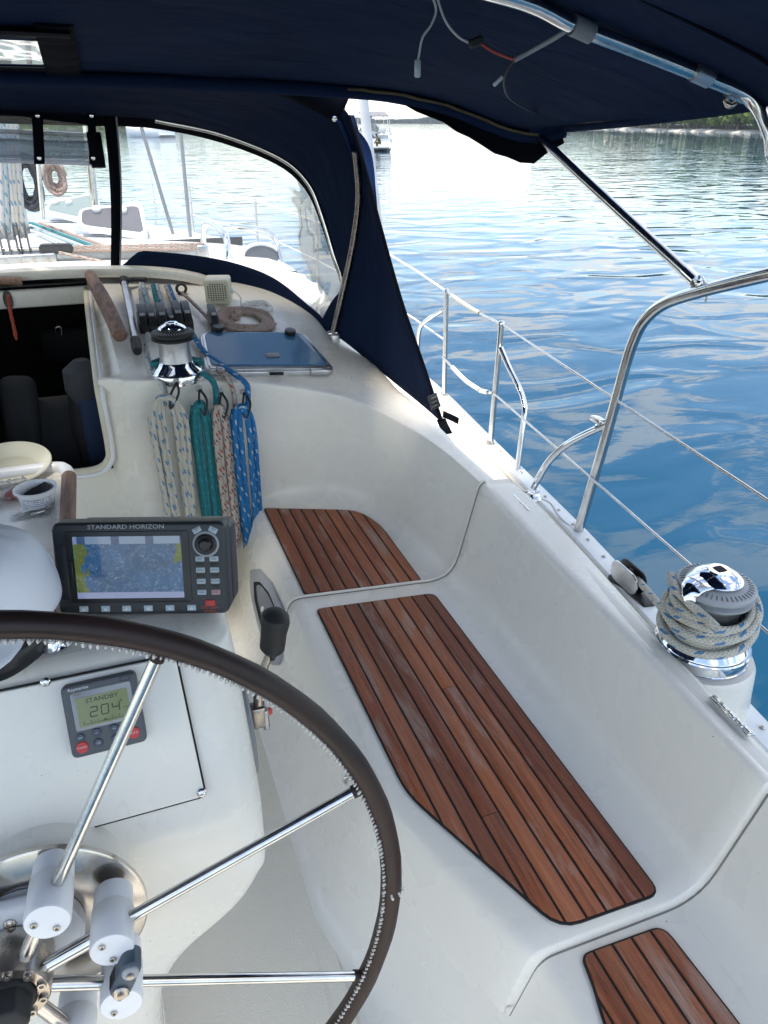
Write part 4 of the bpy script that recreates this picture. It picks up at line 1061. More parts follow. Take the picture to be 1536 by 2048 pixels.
# sliding hatch and its garage
sl = thing('sliding_hatch', 'white sliding hatch pushed forward under the dodger', 'hatch', (CL, 4.1, -.72))
box('hatch_lip', (.56, .03, .085), Matrix.Translation((CL, 3.99, -.745)), 'gelcoat', sl, .01, 2)
box('hatch_panel', (.56, .4, .014), Matrix.Translation((CL, 4.2, -.690)), 'black_plastic', sl, .004, 1)
lathe('inset_grip', [(.03, 0), (.03, .004), (.022, .004)], zframe(PY(16, 600, 3.97), (0, -1, 0)) @ Matrix.Diagonal((1.5, .7, 1, 1)), 'black_plastic', sl, 24)
tube('teak_grip', [PY(-60, 566, 3.9), PY(0, 562, 3.9), PY(44, 564, 3.9)], .018, 'teak_rail', sl, 10, n=3)
gar = thing('hatch_garage', 'white hatch cover moulding across the coachroof under the dodger window', 'hatch cover', (CL, 4.2, -.66))
gpts = [(2 * CL + 2 * .35 - .7 - .35, 3.93, -.655)]
rows = []
for x in [CL + (-.85 + 1.7 * k / 24) for k in range(25)]:
    e = abs(x - CL) / .85; z = roof_z(x, 4.0) + .055 * (1 - e ** 6); yf = 3.93 - .04 * e ** 2
    rows.append([Vector((x, yf + .01, z - .045)), Vector((x, yf, z - .03)), Vector((x, yf + .004, z - .004)), Vector((x, yf + .03, z + .006)), Vector((x, yf + .3, roof_z(x, 4.23) + .03 * (1 - e ** 6))), Vector((x, yf + .55, roof_z(x, 4.48) + .012))])
loft('cover', rows, 'gelcoat', gar)
tube('red_lanyard', [PY(16, 590, 3.6), PY(20, 620, 3.6), PY(28, 655, 3.6), PY(33, 680, 3.6)], [.007, .006, .008, .005, .008, .006, .008, .005, .008, .007, .010, .006, .004], 'red_cord', None, 8, n=4)
tag(bpy.data.objects['red_lanyard'], 'red knotted cord hanging in the companionway', 'cord')
# teak handrail and pole beside the opening
a, b = RO(182, 562, .03), RO(243, 685, .02)
hr = thing('teak_handrail', 'short weathered teak handrail beside the companionway', 'handrail', b)
pts_ = [a + Vector((0, 0, .028)), (a + b) / 2 + Vector((0, 0, .042)), b + Vector((0, 0, .03))]
tube('rail', pts_, [.024, .028, .030, .032, .033, .033, .033, .032, .031], 'teak_rail', hr, 14, n=4)
for s_ in (.2, .82):
    q = a.lerp(b, s_); box('foot', (.035, .07, .05), Matrix.Translation(q + Vector((0, 0, .01))), 'teak_rail', hr, .008, 2)
a, b = RO(250, 575, .015), RO(275, 705, .015)
po = thing('telescopic_pole', 'silver telescopic pole with black end grips lying beside the teak handrail', 'pole', b)
tube('shaft', [a + Vector((0, 0, .02)), b + Vector((0, 0, .02))], .016, 'aluminium', po, 14)
tube('end_grip', [b + (a - b) * .11 + Vector((0, 0, .02)), b + Vector((0, 0, .02)), b - (a - b) * .05 + Vector((0, 0, .02))], [.021, .022, .018], 'black_rubber', po, 14)
tube('head', [a + Vector((0, 0, .02)), a - (b - a) * .05 + Vector((0, 0, .022))], [.02, .024], 'black_rubber', po, 12)
tube('side_hook', [a + Vector((0, 0, .03)), a + Vector((.05, .03, .03)), a + Vector((.10, .0, .03))], .011, 'black_rubber', po, 8, n=4)

# ------------------------------------------------------------------ winches
def winch(name, label, M, s, top_grey, parts):
    w_ = thing(name, label, 'winch', M=M)
    lathe('base', [(1.25 * s, 0), (1.25 * s, .10 * s), (1.22 * s, .12 * s), (1.24 * s, .14 * s), (1.24 * s, .40 * s), (1.18 * s, .52 * s), (.92 * s, .78 * s), (.82 * s, .95 * s)], I4, 'chrome', w_, 56, True, 30)
    lathe('base_ring', [(1.27 * s, .40 * s), (1.275 * s, .44 * s), (1.25 * s, .48 * s)], I4, 'chrome', w_, 56, True)
    lathe('drum', [(.80 * s, .92 * s), (.76 * s, 1.1 * s), (.74 * s, 1.7 * s), (.78 * s, 1.95 * s)], I4, 'drum_metal', w_, 48, True)
    jaw = lathe('self_tailing_jaw', [(.78 * s, 1.92 * s), (1.0 * s, 2.0 * s), (1.02 * s, 2.08 * s), (.88 * s, 2.13 * s), (.88 * s, 2.17 * s), (1.02 * s, 2.22 * s), (1.03 * s, 2.30 * s), (.98 * s, 2.36 * s), (.6 * s, 2.46 * s)], I4, top_grey, w_, 48, True)
    for k in range(44):
        a = 2 * math.pi * k / 44; Mr = Matrix.Rotation(a, 4, 'Z') @ Matrix.Translation((.86 * s, 0, 2.395 * s)) @ Matrix.Rotation(.26, 4, 'Y'); box('jaw_rib', (.15 * s, .022 * s, .02 * s), Mr, 'case_grey' if top_grey != 'black_rubber' else 'grey_plastic', jaw, 0, 1, True)
    cap = lathe('top_cap', [(.62 * s, 2.40 * s), (.66 * s, 2.52 * s), (.62 * s, 2.58 * s), (.46 * s, 2.68 * s), (.32 * s, 2.73 * s), (.29 * s, 2.78 * s), (.20 * s, 2.78 * s)], I4, 'chrome', w_, 40, True)
    sk = [(.19 * s * math.cos(math.radians(45 * k)) * (1 if k % 2 else .78), .19 * s * math.sin(math.radians(45 * k)) * (1 if k % 2 else .78)) for k in range(8)]
    prism('handle_socket', sk, .012 * s, Matrix.Translation((0, 0, 2.775 * s)), 'dark_hole', cap, 0, 1, True)
    return w_
PW = PZ(1399, 1306, -1.25)
PWS = .094
struct(lathe('winch_plinth', [(.16, -.24), (.15, -.14), (.145, -.08), (.140, -.012), (.133, 0.002), (.1, .003)], Matrix.Translation(PW), 'gelcoat', None, 48), 'white moulded plinth under the primary winch')
pw_ = winch('primary_winch', 'large chrome winch wrapped with rope on the outer deck edge', Matrix.Translation(PW), PWS, 'mid_grey', None)
# feeder arm on the winch
arm = cr([(.05, .0, 2.47), (-.35, .02, 2.50), (-.75, -.06, 2.46), (-1.02, -.20, 2.36), (-1.10, -.30, 2.12)], 5)
rows = []
for i, p in enumerate(arm):
    w2 = interp([(0, .62), (.3, .45), (.65, .26), (1, .13)], i / (len(arm) - 1)); d = (arm[min(i + 1, len(arm) - 1)] - arm[max(i - 1, 0)]).normalized(); sd_ = d.cross(Vector((0, 0, 1))).normalized()
    rows.append([(PW + (p + sd_ * w2 * q + Vector((0, 0, .10 * math.cos(q * 1.5)))) * PWS) for q in (-1, -.8, -.4, 0, .4, .8, 1)])
loft('feeder_arm', rows, 'chrome', pw_, False, .008)
# rope wrapped on the drum
wp_ = []
n_t = 5.0
for i in range(int(n_t * 26) + 1):
    a = -math.pi * .75 + 2 * math.pi * i / 26; f = i / (n_t * 26); r = .094 - .005 * math.sin(f * 7) ; z = .072 + .098 * f + .010 * math.sin(a * 1.0 + 1.3) + .006 * math.sin(a * 2 + f * 9)
    wp_.append(PW + Vector((r * math.cos(a), r * math.sin(a), z)))
ent = wp_[0]; blockp = PZ(1262, 1160, -1.36)
lead = [blockp + Vector((.01, -.02, .012)), blockp.lerp(ent, .5) + Vector((0, 0, .01)), ent + Vector((.0, .06, -.004))]
tail_s = wp_[-1]
tail = [tail_s + Vector((-.03, -.05, .03)), PW + Vector((-.092, -.055, .190)), PW + Vector((-.106, .018, .212)), PW + Vector((-.064, .088, .203))]
tube('sheet_rope', cr(lead + wp_[::2] + tail, 3), .0118, 'rope_cream', None, 10)
tag(bpy.data.objects['sheet_rope'], 'cream rope with blue flecks wound round the primary winch', 'rope')
wp2 = []
for i in range(40):
    a = .4 + 2 * math.pi * i / 20; wp2.append(PW + Vector(((.114 - .001 * i * .2) * math.cos(a) * 1.0, (.111) * math.sin(a), .080 + .0021 * i + .028 * math.sin(a + .9))))
tube('crossing_turn', cr(wp2, 3), .0118, 'rope_cream', bpy.data.objects['sheet_rope'], 10)
# deck block by the toe rail
fb = thing('deck_block', 'black and steel sheet lead block by the toe rail ahead of the primary winch', 'block', blockp)
for dxx in (-.020, .016): prism('cheek', rrect(.15, .075, .034), .006, axes(blockp + Vector((dxx, .01, .01)), Vector((-.05, -1, 0)).normalized(), Vector((0, 0, 1)), Vector((-1, .05, 0)).normalized()), 'steel' if dxx < 0 else 'black_plastic', fb, .002, 1)
lathe('sheave', [(.026, -.014), (.02, -.004), (.02, .004), (.026, .014)], zframe(blockp + Vector((-.003, .01, .01)), (1, 0, 0)), 'black_plastic', fb, 24)
box('slide_base', (.05, .2, .02), Matrix.Translation(blockp + Vector((0, -.01, -.035))), 'black_plastic', fb, .006, 2)
cw = RO(357, 757); cw.z = H(cw.x, cw.y) - .004
winch('cabin_winch', 'chrome winch on the coachroof above the hanging ropes', Matrix.Translation(cw), .083, 'black_rubber', None)

# ------------------------------------------------------------------ rope clutches and lines on the coachroof
def clutch(u, v, sc, label, n=1, grp='rope clutches ahead of the coachroof winch'):
    p = RO(u, v); th_ = thing('rope_clutch', label, 'rope clutch', p, group=grp)
    M = Matrix.Translation(p) @ Matrix.Rotation(.24, 4, 'X') @ Matrix.Scale(sc, 4)
    box('body', (.040, .13, .05), M @ Matrix.Translation((0, 0, .026)), 'black_plastic', th_, .006, 2)
    V, F = prism_data([(-.075, .045), (.055, .055), (.06, .085), (.02, .095), (-.06, .075), (-.085, .055)], .032, .004, 2)
    R_ = Matrix(((0, 0, 1, -.016), (1, 0, 0, 0), (0, 1, 0, 0), (0, 0, 0, 1)))
    mesh('handle', [M @ (R_ @ v) for v in V], F, 'black_plastic', th_)
    box('name_plate', (.022, .018, .003), M @ Matrix.Translation((0, -.045, .0835)) @ Matrix.Rotation(.28, 4, 'X'), 'grey_print', th_, .0008, 1)
    lathe('side_bolt', [(.007, 0), (.007, .003)], M @ Matrix.Translation((.02, -.03, .02)) @ Matrix.Rotation(math.pi / 2, 4, 'Y'), 'steel', th_, 10)
    return p
ords = ['leftmost', 'second from left', 'third from left', 'small fourth', 'fifth from left', 'rightmost']
cl = []
for i, (u, v, s_) in enumerate(((287, 655, 1.0), (305, 655, 1.0), (326, 654, 1.05), (344, 655, .85), (357, 650, 1.05), (375, 650, 1.05))):
    cl.append(clutch(u, v, s_, 'black rope clutch, %s of the six ahead of the coachroof winch' % ords[i]))
c7 = clutch(427, 652, .95, 'single black rope clutch beside the tan rope coil', grp='single clutches')
def roofline(name, pix, r, mat, label, lift=.0, parent=None, n=4):
    pts = [RO(u, v, r + lf) + Vector((0, 0, 0)) for u, v, lf in pix]
    o = tube(name, pts, r, mat, parent, 8, n=n); tag(o, label, 'rope'); return o
roofline('halyard', [(281, 568, .02), (282, 595, .03), (287, 635, .04)], .010, 'rope_white', 'white flecked rope running into the leftmost clutch')
roofline('halyard', [(286, 568, .02), (292, 595, .03), (305, 635, .04)], .010, 'rope_tealwhite', 'pale blue flecked rope running into the second clutch')
roofline('halyard', [(306, 570, .02), (312, 597, .03), (325, 632, .04)], .011, 'rope_teal', 'plain teal rope running into the third clutch')
roofline('halyard', [(314, 570, .02), (322, 600, .03), (343, 640, .03)], .010, 'rope_white', 'white rope running into the small fourth clutch')
roofline('halyard', [(332, 572, .02), (342, 600, .03), (356, 632, .04)], .010, 'rope_red', 'red flecked rope running into the fifth clutch')
roofline('halyard', [(338, 572, .02), (350, 600, .03), (374, 632, .04)], .010, 'rope_blue', 'blue flecked rope running into the rightmost clutch of the row')
roofline('halyard', [(364, 585, .03), (395, 615, .02), (424, 645, .03)], .008, 'rope_tan', 'thin tan rope running into the single clutch')
for (u, v) in ((364, 588),):
    p = RO(u, v); ey = thing('rope_eye', 'small black fairlead ring on the coachroof where the tan rope emerges', 'fairlead', p)
    tube('ring', [p + Vector((.022 * math.cos(a), 0, .025 + .022 * math.sin(a))) for a in [2 * math.pi * k / 16 for k in range(16)]], .007, 'black_plastic', ey, 8, True)
    lathe('ring_base', [(.022, 0), (.018, .008)], Matrix.Translation(p), 'black_plastic', ey, 16)
# coil of tan rope, laid flat
cc2 = RO(492, 645); base = []
for i in range(7 * 24):
    a = 2 * math.pi * i / 24; k = i // 24; r = .066 + .0092 * ((i / 24) % 7); base.append((r * 1.05 * math.cos(a), r * .95 * math.sin(a), .009 + .004 * math.sin(a * 3 + k)))
pts_ = []
for x, y, z in base: pp = Vector((cc2.x + x, cc2.y + y, 0)); pp.z = H(pp.x, pp.y) + z + .006; pts_.append(pp)
co = tube('rope_coil', pts_, .0075, 'rope_tan', None, 8); tag(co, 'flat coil of thin tan rope on the coachroof behind the hatch', 'rope coil')
kn = []
for i in range(30):
    a = 2 * math.pi * i / 12; pp = cc2 + Vector((-.05 + .022 * math.cos(a) + .002 * i * .2, .02 + .02 * math.sin(a * 1.1), 0)); pp.z = H(pp.x, pp.y) + .02 + .012 * math.sin(a * 1.5); kn.append(pp)
tube('end_knot', kn, .009, 'rope_tan', co, 8)

# hanging rope hanks on the bulkhead, each with its strap
def hank(label, u0, u1, vtop, vbot, mat, r, loops, hook_u, seed, sub):
    rr = random.Random(seed); yw_ = 2.93
    top = PY((u0 + u1) / 2, vtop, yw_); bot = PY((u0 + u1) / 2, vbot, yw_); xl = PY(u0, (vtop + vbot) / 2, yw_).x + r; xr = PY(u1, (vtop + vbot) / 2, yw_).x - r
    cx_ = (xl + xr) / 2; hw = (xr - xl) / 2; pts = []
    for k in range(loops):
        f = k / max(1, loops - 1); yo = yw_ - .012 - .006 * rr.random() - (.017 if k % 2 else 0)
        wl_ = hw * (1 - .74 * k / max(1, loops - 1)); wr_ = hw * (1 - .74 * ((k * 2) % loops) / max(1, loops - 1)); zb_ = bot.z + rr.uniform(0, .10)
        tp_ = top.z - rr.uniform(0, .012)
        pts += [Vector((cx_ - wl_ * .55, yo, tp_ - .012)), Vector((cx_ - wl_ * .98, yo - .008, tp_ - .10)), Vector((cx_ - wl_ * rr.uniform(.82, 1.0), yo, (tp_ * .55 + zb_ * .45))), Vector((cx_ - wl_ * rr.uniform(.6, .9), yo, zb_ + .06)),
                Vector((cx_ - wl_ * .3, yo, zb_)), Vector((cx_ + wr_ * .35, yo, zb_ + .004)), Vector((cx_ + wr_ * rr.uniform(.7, .95), yo - .004, zb_ + .07)), Vector((cx_ + wr_ * rr.uniform(.85, 1.0), yo, (tp_ * .5 + zb_ * .5))), Vector((cx_ + wr_ * .98, yo - .008, tp_ - .10)), Vector((cx_ + wr_ * .5, yo - .006, tp_ - .012)), Vector((cx_, yo - .004, tp_))]
    th_ = thing('hanging_rope', label, 'rope', (cx_, yw_, bot.z), group='ropes hanging on the bulkhead')
    tube('rope_hank', pts, r, mat, th_, 8, n=5)
    hk = PY(hook_u, vtop - 22, 2.975)
    lathe('strap_button', [(.014, 0), (.013, .008), (.006, .012)], zframe(hk, (0, -1, .1)), 'mid_grey', th_, 16)
    lo = Vector((cx_ + .015, yw_ - .05, top.z - .045))
    tube('strap', [hk + Vector((0, -.012, 0)), (hk + lo) / 2 + Vector((-.012, -.03, .01)), lo, (hk + lo) / 2 + Vector((.018, -.03, .012)), hk + Vector((.004, -.012, 0))], .0048, 'black_rubber', th_, 6, n=5)
    return th_
hank('cream rope with blue flecks, first of the four hanging on the bulkhead', 308, 389, 786, 1090, 'rope_cream', .0112, 6, 352, 1, 0)
hank('teal rope hanging on the bulkhead between the cream and red flecked ropes', 389, 436, 800, 1095, 'rope_teal', .0118, 4, 398, 2, 0)
hank('white rope with red flecks hanging between the teal and blue ropes', 429, 471, 806, 1100, 'rope_red', .0112, 4, 441, 3, 0)
hank('bright blue rope with white flecks, nearest the seat of the four hanging', 466, 521, 806, 1132, 'rope_blue', .0118, 4, 487, 4, 0)
def lead_rope(pts, r, mat, label):
    o = tube('rope_lead', pts, r, mat, None, 8, n=6); tag(o, label, 'rope')
lead_rope([RO(296, 668, .03), RO(293, 700, .02), RO(303, 740, .02), RO(322, 762, .03), PY(330, 785, 2.955), PY(335, 810, 2.93)], .0115, 'rope_white', 'white flecked rope running from the clutches past the winch to the cream rope')
lead_rope([RO(392, 680, .02), RO(420, 725, .02), RO(455, 758, .03), PY(468, 790, 2.96), PY(470, 830, 2.93)], .0105, 'rope_red', 'red flecked rope running over the roof edge to its hanging bundle')
lead_rope([RO(385, 668, .03), RO(410, 705, .03), RO(455, 738, .03), RO(490, 765, .03), PY(496, 785, 2.955), PY(494, 820, 2.93)], .0115, 'rope_blue', 'blue flecked rope running over the roof edge to its hanging bundle')
lead_rope([RO(404, 745, .06), RO(425, 762, .035), PY(432, 785, 2.955), PY(432, 830, 2.93)], .012, 'rope_teal', 'teal rope running from the coachroof winch to its hanging bundle')
wr = []
for i in range(20):
    a = -.9 + 2 * math.pi * i / 16; wr.append(cw + Vector((.100 * math.cos(a), .100 * math.sin(a), .055 + .009 * i / 8)))
tube('winch_turns', [p for p in wr if p.y > cw.y - .02][:10], .010, 'rope_teal', None, 8); tag(bpy.data.objects['winch_turns'], 'half turn of teal rope round the base of the coachroof winch', 'rope')

# ------------------------------------------------------------------ deck hatch, speaker
hp = [RO(u, v, .035) for u, v in ((402, 662), (608, 664), (668, 735), (418, 738))]
hcn = sum(hp, Vector()) / 4; hx = ((hp[1] - hp[0]) + (hp[2] - hp[3])).normalized(); hy = ((hp[0] - hp[3]) + (hp[1] - hp[2])); hz = hx.cross(hy).normalized(); hy = hz.cross(hx)
hM = axes(hcn - hz * .035, hx, hy, hz); hi = hM.inverted(); h2 = [tuple((hi @ p)[:2]) for p in hp]
ht = thing('deck_hatch', 'tinted deck hatch in a silver frame on the coachroof beside the winch', 'hatch', M=hM)
big_ = [(x * 1.04, y * 1.05) for x, y in h2]
prism('frame', round2(big_, .05), .024, I4, 'aluminium', ht, .006, 2, True)
prism('lid_frame', round2([(x * 1.0, y * 1.0) for x, y in h2], .05), .008, Matrix.Translation((0, 0, .0245)), 'aluminium', ht, .003, 2, True)
t = NT('sky_reflection_acrylic'); t.set(Base_Color=(.05, .15, .27), Roughness=.08, Specular_IOR_Level=.35); t.bump(t.noise(4, 3), .03, .01)  # smoked pane, blue of the reflected sky painted into its base colour
prism('tinted_pane', round2([(x * .955, y * .90 + .008) for x, y in h2], .045), .004, Matrix.Translation((0, 0, .0326)), 'sky_reflection_acrylic', ht, .001, 1, True)
for (u, v) in ((436, 660), (580, 668)):
    q = hi @ PN(u, v, hcn, hz); lathe('knob', [(.024, .036), (.026, .042), (.024, .056), (.010, .058)], Matrix.Translation((q.x, q.y, 0)), 'black_plastic', ht, 20, True)
for (u, v) in ((440, 733), (640, 736)):
    q = hi @ PN(u, v, hcn, hz); box('hinge', (.085, .02, .030), Matrix.Translation((q.x, q.y - .008, .02)), 'aluminium', ht, .004, 1, True)
q = hi @ PN(545, 712, hcn, hz); box('latch_pad', (.06, .028, .008), Matrix.Translation((q.x, q.y, .040)), 'grey_plastic', ht, .002, 1, True)
q = hi @ PN(552, 737, hcn, hz); box('latch_slot', (.06, .006, .012), Matrix.Translation((q.x, q.y - .0165, .02)), 'dark_hole', ht, 0, 1, True)
sp_ = RO(440, 607); SZ = .118
sM = Matrix.Translation(sp_ + Vector((0, .01, SZ * .5 + .004))) @ Matrix.Rotation(-.30, 4, 'Z') @ Matrix.Rotation(.15, 4, 'X')
spk = thing('speaker_box', 'square cream extension speaker on the coachroof', 'speaker', M=sM)
box('case', (SZ, SZ * .8, SZ), I4, 'cream_plastic', spk, .012, 3, True)
for i in range(8):
    for j in range(8):
        if (i in (0, 7)) and (j in (0, 7)): continue
        lathe('grille_hole', [(.0034, 0), (.0034, .0012)], Matrix.Translation(((i - 3.5) * .0115, -SZ * .4 - .0008, (j - 3.0) * .0105)) @ Matrix.Rotation(math.pi / 2, 4, 'X'), 'dark_hole', spk, 8, True)
box('lower_panel', (SZ * .9, .002, .012), Matrix.Translation((0, -SZ * .4 - .001, -SZ * .38)), 'cream_plastic', spk, .0006, 1, True)
lathe('side_knob', [(.014, 0), (.014, .01), (.008, .014)], Matrix.Translation((SZ * .5, 0, -.005)) @ Matrix.Rotation(math.pi / 2, 4, 'Y'), 'white_plastic', spk, 18, True)
cs = RO(515, 619); pts_ = [sM @ Vector((SZ * .5 + .012, 0, -.005)), sM @ Vector((SZ * .5 + .045, -.02, -.03)), RO(487, 615, .01)]
rr = random.Random(4)
for k in range(9):
    for a in range(8):
        an = 2 * math.pi * a / 8; p = cs + Vector(((.065 + rr.uniform(-.012, .012)) * math.cos(an), (.040 + rr.uniform(-.008, .008)) * math.sin(an), 0)); p.z = H(p.x, p.y) + .006 + rr.uniform(0, .02); pts_.append(p)
tube('speaker_cable', pts_, .0036, 'white_line', None, 6, n=4); tag(bpy.data.objects['speaker_cable'], 'thin white cable coiled beside the cream speaker', 'cable')

# ------------------------------------------------------------------ dodger
def mirror_curve(pts): return [Vector((2 * CL - p.x, p.y, p.z)) for p in reversed(pts)]
B1h = [Vector((CL, 3.68, .045)), PY(195, 233, 3.66), PY(310, 240, 3.65), PY(440, 268, 3.63), PY(560, 316, 3.58), PY(616, 366, 3.54), PY(644, 430, 3.51), PY(668, 510, 3.47), PY(686, 575, 3.44), PY(668, 667, 3.40)]
B2h = [Vector((CL, 3.0, .155)), Vector((.3, 3.0, .15)), PY(560, 172, 3.0), PY(650, 190, 3.0), PY(697, 230, 3.03), PY(716, 300, 3.09), PY(722, 390, 3.16), PY(711, 480, 3.25), PY(692, 570, 3.33), PY(669, 668, 3.40)]
Lh = [Vector((CL, 4.02, roof_z(CL, 4.02) + .03)), PY(225, 541, 4.0), PY(400, 552, 4.0), PY(500, 574, 3.93), PY(560, 600, 3.83), PY(615, 640, 3.66), PY(650, 672, 3.47), PY(664, 690, 3.39)]
NS = 61
B1 = resample(cr(B1h, 8), NS); B2 = resample(cr(B2h, 8), NS); LL = resample(cr(Lh, 8), NS)
dod = thing('dodger', 'navy canvas spray dodger with clear windows over the companionway', 'dodger', (CL, 3.5, -.9))
rows = []
for j in range(9):
    f = j / 8; rows.append([B2[i].lerp(B1[i], f) + Vector((0, 0, .030 * math.sin(math.pi * f) * (1 - i / NS))) for i in range(NS)])
loft('top_canvas', rows, 'navy', dod, False, .003)
loft('port_top_canvas', mir(rows), 'navy', dod, False, .003)
def S(s, t_, off=0):
    f = max(0, min(1, s)) * (NS - 1); i = min(NS - 2, int(f)); a = B1[i].lerp(B1[i + 1], f - i); b = LL[i].lerp(LL[i + 1], f - i)
    p = a.lerp(b, t_); bul = Vector((.25, .5, .35)).normalized() * .05 * math.sin(math.pi * t_)
    return p + bul + Vector((-.3, -.85, .1)).normalized() * off
def patch_(name, s0, s1, t0, t1, mat, off, thick, ns=24, nt=12, f0=None, f1=None):
    rows = []
    for j in range(nt + 1):
        row = []
        for i in range(ns + 1):
            s_ = s0 + (s1 - s0) * i / ns; a = f0(s_) if f0 else t0; b = f1(s_) if f1 else t1; row.append(S(s_, a + (b - a) * j / nt, off))
        rows.append(row)
    return loft(name, rows, mat, dod, False, thick)
# position of the post between the centre and side windows
sp0 = min(range(NS), key=lambda i: abs(LL[i].x - .045)) / (NS - 1)
patch_('side_window', sp0, .965, .0, 1.0, 'vinyl', 0, 0, 40, 16)
patch_('centre_window', 0, sp0, .0, 1.0, 'vinyl_center', 0, 0, 14, 10)
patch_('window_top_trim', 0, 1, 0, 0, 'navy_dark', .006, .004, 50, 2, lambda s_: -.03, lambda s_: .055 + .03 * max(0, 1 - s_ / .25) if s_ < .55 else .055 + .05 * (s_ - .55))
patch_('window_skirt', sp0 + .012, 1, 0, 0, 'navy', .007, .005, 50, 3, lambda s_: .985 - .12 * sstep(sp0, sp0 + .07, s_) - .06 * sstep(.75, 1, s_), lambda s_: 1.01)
patch_('window_side_trim', .90, 1.0, 0, 1.0, 'navy', .006, .004, 6, 16)
post_s = lambda t_: sp0
rows = []
for j in range(13):
    t_ = j / 12; rows.append([S(sp0 - .012, t_, .012), S(sp0 - .004, t_, .018), S(sp0 + .004, t_, .018), S(sp0 + .012, t_, .012)])
loft('window_post', rows, 'navy_dark', dod, False, .004)
tube('post_zip', [S(sp0 + .013, j / 12, .016) for j in range(13)], .004, 'grey_print', dod, 6)
tube('sill_piping', [S(s_ / 60, 1.005, .012) for s_ in range(0, 61)], .008, 'navy_dark', dod, 6)
port = bpy.data.objects.new('port_window', None)
rows = []
for j in range(9): rows.append([S(s_ / 30, j / 8) for s_ in range(0, 31)])
loft('port_window', mir(rows), 'vinyl', dod)
tube('forward_bow', cr([p for p in B1h[2:]], 10), .0115, 'steel', dod, 12)
bpts = cr([p + Vector((-.012, -.004, -.004)) for p in B2h[5:]], 8); tube('aft_bow', bpts, .0125, 'steel_worn', dod, 12)
fb_ = PY(668, 668, 3.395)
box('bow_foot', (.045, .06, .05), Matrix.Translation(fb_ + Vector((0, 0, -.02))), 'aluminium', dod, .008, 2)
lathe('foot_pin', [(.012, -.03), (.012, .03)], zframe(fb_ + Vector((0, 0, .005)), (1, 0, 0)), 'steel', dod, 12)
jp = PY(690, 568, 3.34)
tube('bow_joint', [jp + Vector((0, 0, .03)), jp, jp + Vector((-.01, .01, -.035))], .017, 'aluminium', dod, 10)
# aft wing from the aft bow down to the strap on the coaming
AE = cr([PY(697, 232, 3.03), PY(728, 330, 3.0), PY(757, 440, 2.97), PY(802, 600, 2.93), PY(850, 740, 2.88), PY(884, 845, 2.85)], 10)
W0 = resample(cr(B2h[4:], 8), 25); W1 = resample(AE, 25)
BE = cr([B2h[-1] + Vector((.01, 0, .0)), PY(760, 748, 3.17), PY(830, 805, 3.0), PY(878, 850, 2.86)], 6)
rows = []
for j in range(25):
    t_ = j / 24; row = []
    for i in range(15):
        f = i / 14; p = W0[j].lerp(W1[j], f) + Vector((.03, .012, 0)) * math.sin(math.pi * f) * (math.sin(t_ * 9 + f * 4) * .35 + .5)
        row.append(p)
    rows.append(row)
loft('side_wing', rows, 'navy', dod, False, .004)
tube('wing_hem', [p + Vector((.0, -.003, 0)) for p in W1], .007, 'navy_dark', dod, 6)
# outer weather flap, outside light painted in by a brighter navy
FA = [PY(672, 240, 3.06), PY(690, 275, 3.1), PY(708, 330, 3.14), PY(728, 400, 3.2), PY(748, 462, 3.2)]
FB = [PY(700, 245, 3.12), PY(735, 285, 3.2), PY(747, 330, 3.25), PY(753, 400, 3.25), PY(758, 470, 3.2)]
rows = [[a.lerp(b, f / 5) + Vector((.02, .03, 0)) * math.sin(math.pi * f / 5) for f in range(6)] for a, b in zip(cr(FA, 5), cr(FB, 5))]
loft('weather_flap', rows, 'navy_lit', dod, False, .003)
# strap and buckle at the wing tip
tip = PY(882, 838, 2.855)
ribbon('wing_strap', [tip, PY(887, 850, 2.83), PY(896, 868, 2.79)], .020, 'navy_dark', dod, (1, -.35, .2))
box('buckle', (.045, .010, .07), Matrix.Translation(PY(868, 803, 2.852)) @ Matrix.Rotation(-.35, 4, 'Y'), 'black_plastic', dod, .004, 2)
for k in range(3): box('buckle_bar', (.026, .012, .007), Matrix.Translation(PY(867 + k, 795 + 8 * k, 2.848)) @ Matrix.Rotation(-.35, 4, 'Y'), 'case_grey', dod, .001, 1)
ribbon('strap_tail', [PY(886, 828, 2.85), PY(900, 834, 2.85), PY(917, 842, 2.85)], .014, 'navy_dark', dod, (.2, .3, 1))
se = PZ(897, 842, -1.235)
tube('strap_eye', [se + Vector((-.02, .03, 0)), se + Vector((-.01, .01, .03)), se + Vector((.01, -.02, .03)), se + Vector((.02, -.04, 0))], .006, 'steel', dod, 8, n=4)
# rolled flap across the top of the centre window
ra, rb_ = PY(-160, 292, 3.66), PY(196, 300, 3.66)
tube('rolled_window', [ra, ra.lerp(rb_, .5) + Vector((0, 0, .006)), rb_], .062, 'vinyl_roll', dod, 20, n=6)
tube('inner_roll', [ra, rb_], .035, 'vinyl_roll', dod, 14, n=3)
loft('hanging_film', [[PY(u, v, 3.68 - .0 * j) for u in (-160, -60, 60, 185)] for j, v in enumerate((232, 268))], 'vinyl', dod)
tube('roll_end', [rb_ + Vector((-.035, 0, 0)), rb_ + Vector((.02, 0, 0))], .068, 'navy_dark', dod, 18)
for uu in (76, 184):
    s1 = [PY(uu - 2, 226, 3.61), PY(uu, 262, 3.595), PY(uu + 2, 300, 3.595), PY(uu + 3, 328, 3.62)]
    so_ = ribbon('roll_strap', s1, .020 if uu < 100 else .016, 'navy_dark', dod, (1, 0, 0))
    for vv in (231, 316): lathe('snap', [(.009, 0), (.008, .004), (.003, .005)], zframe(PY(uu - 1 + (vv - 231) * .04, vv, 3.588 if vv < 300 else 3.600), (0, -1, 0)), 'steel', so_, 12)

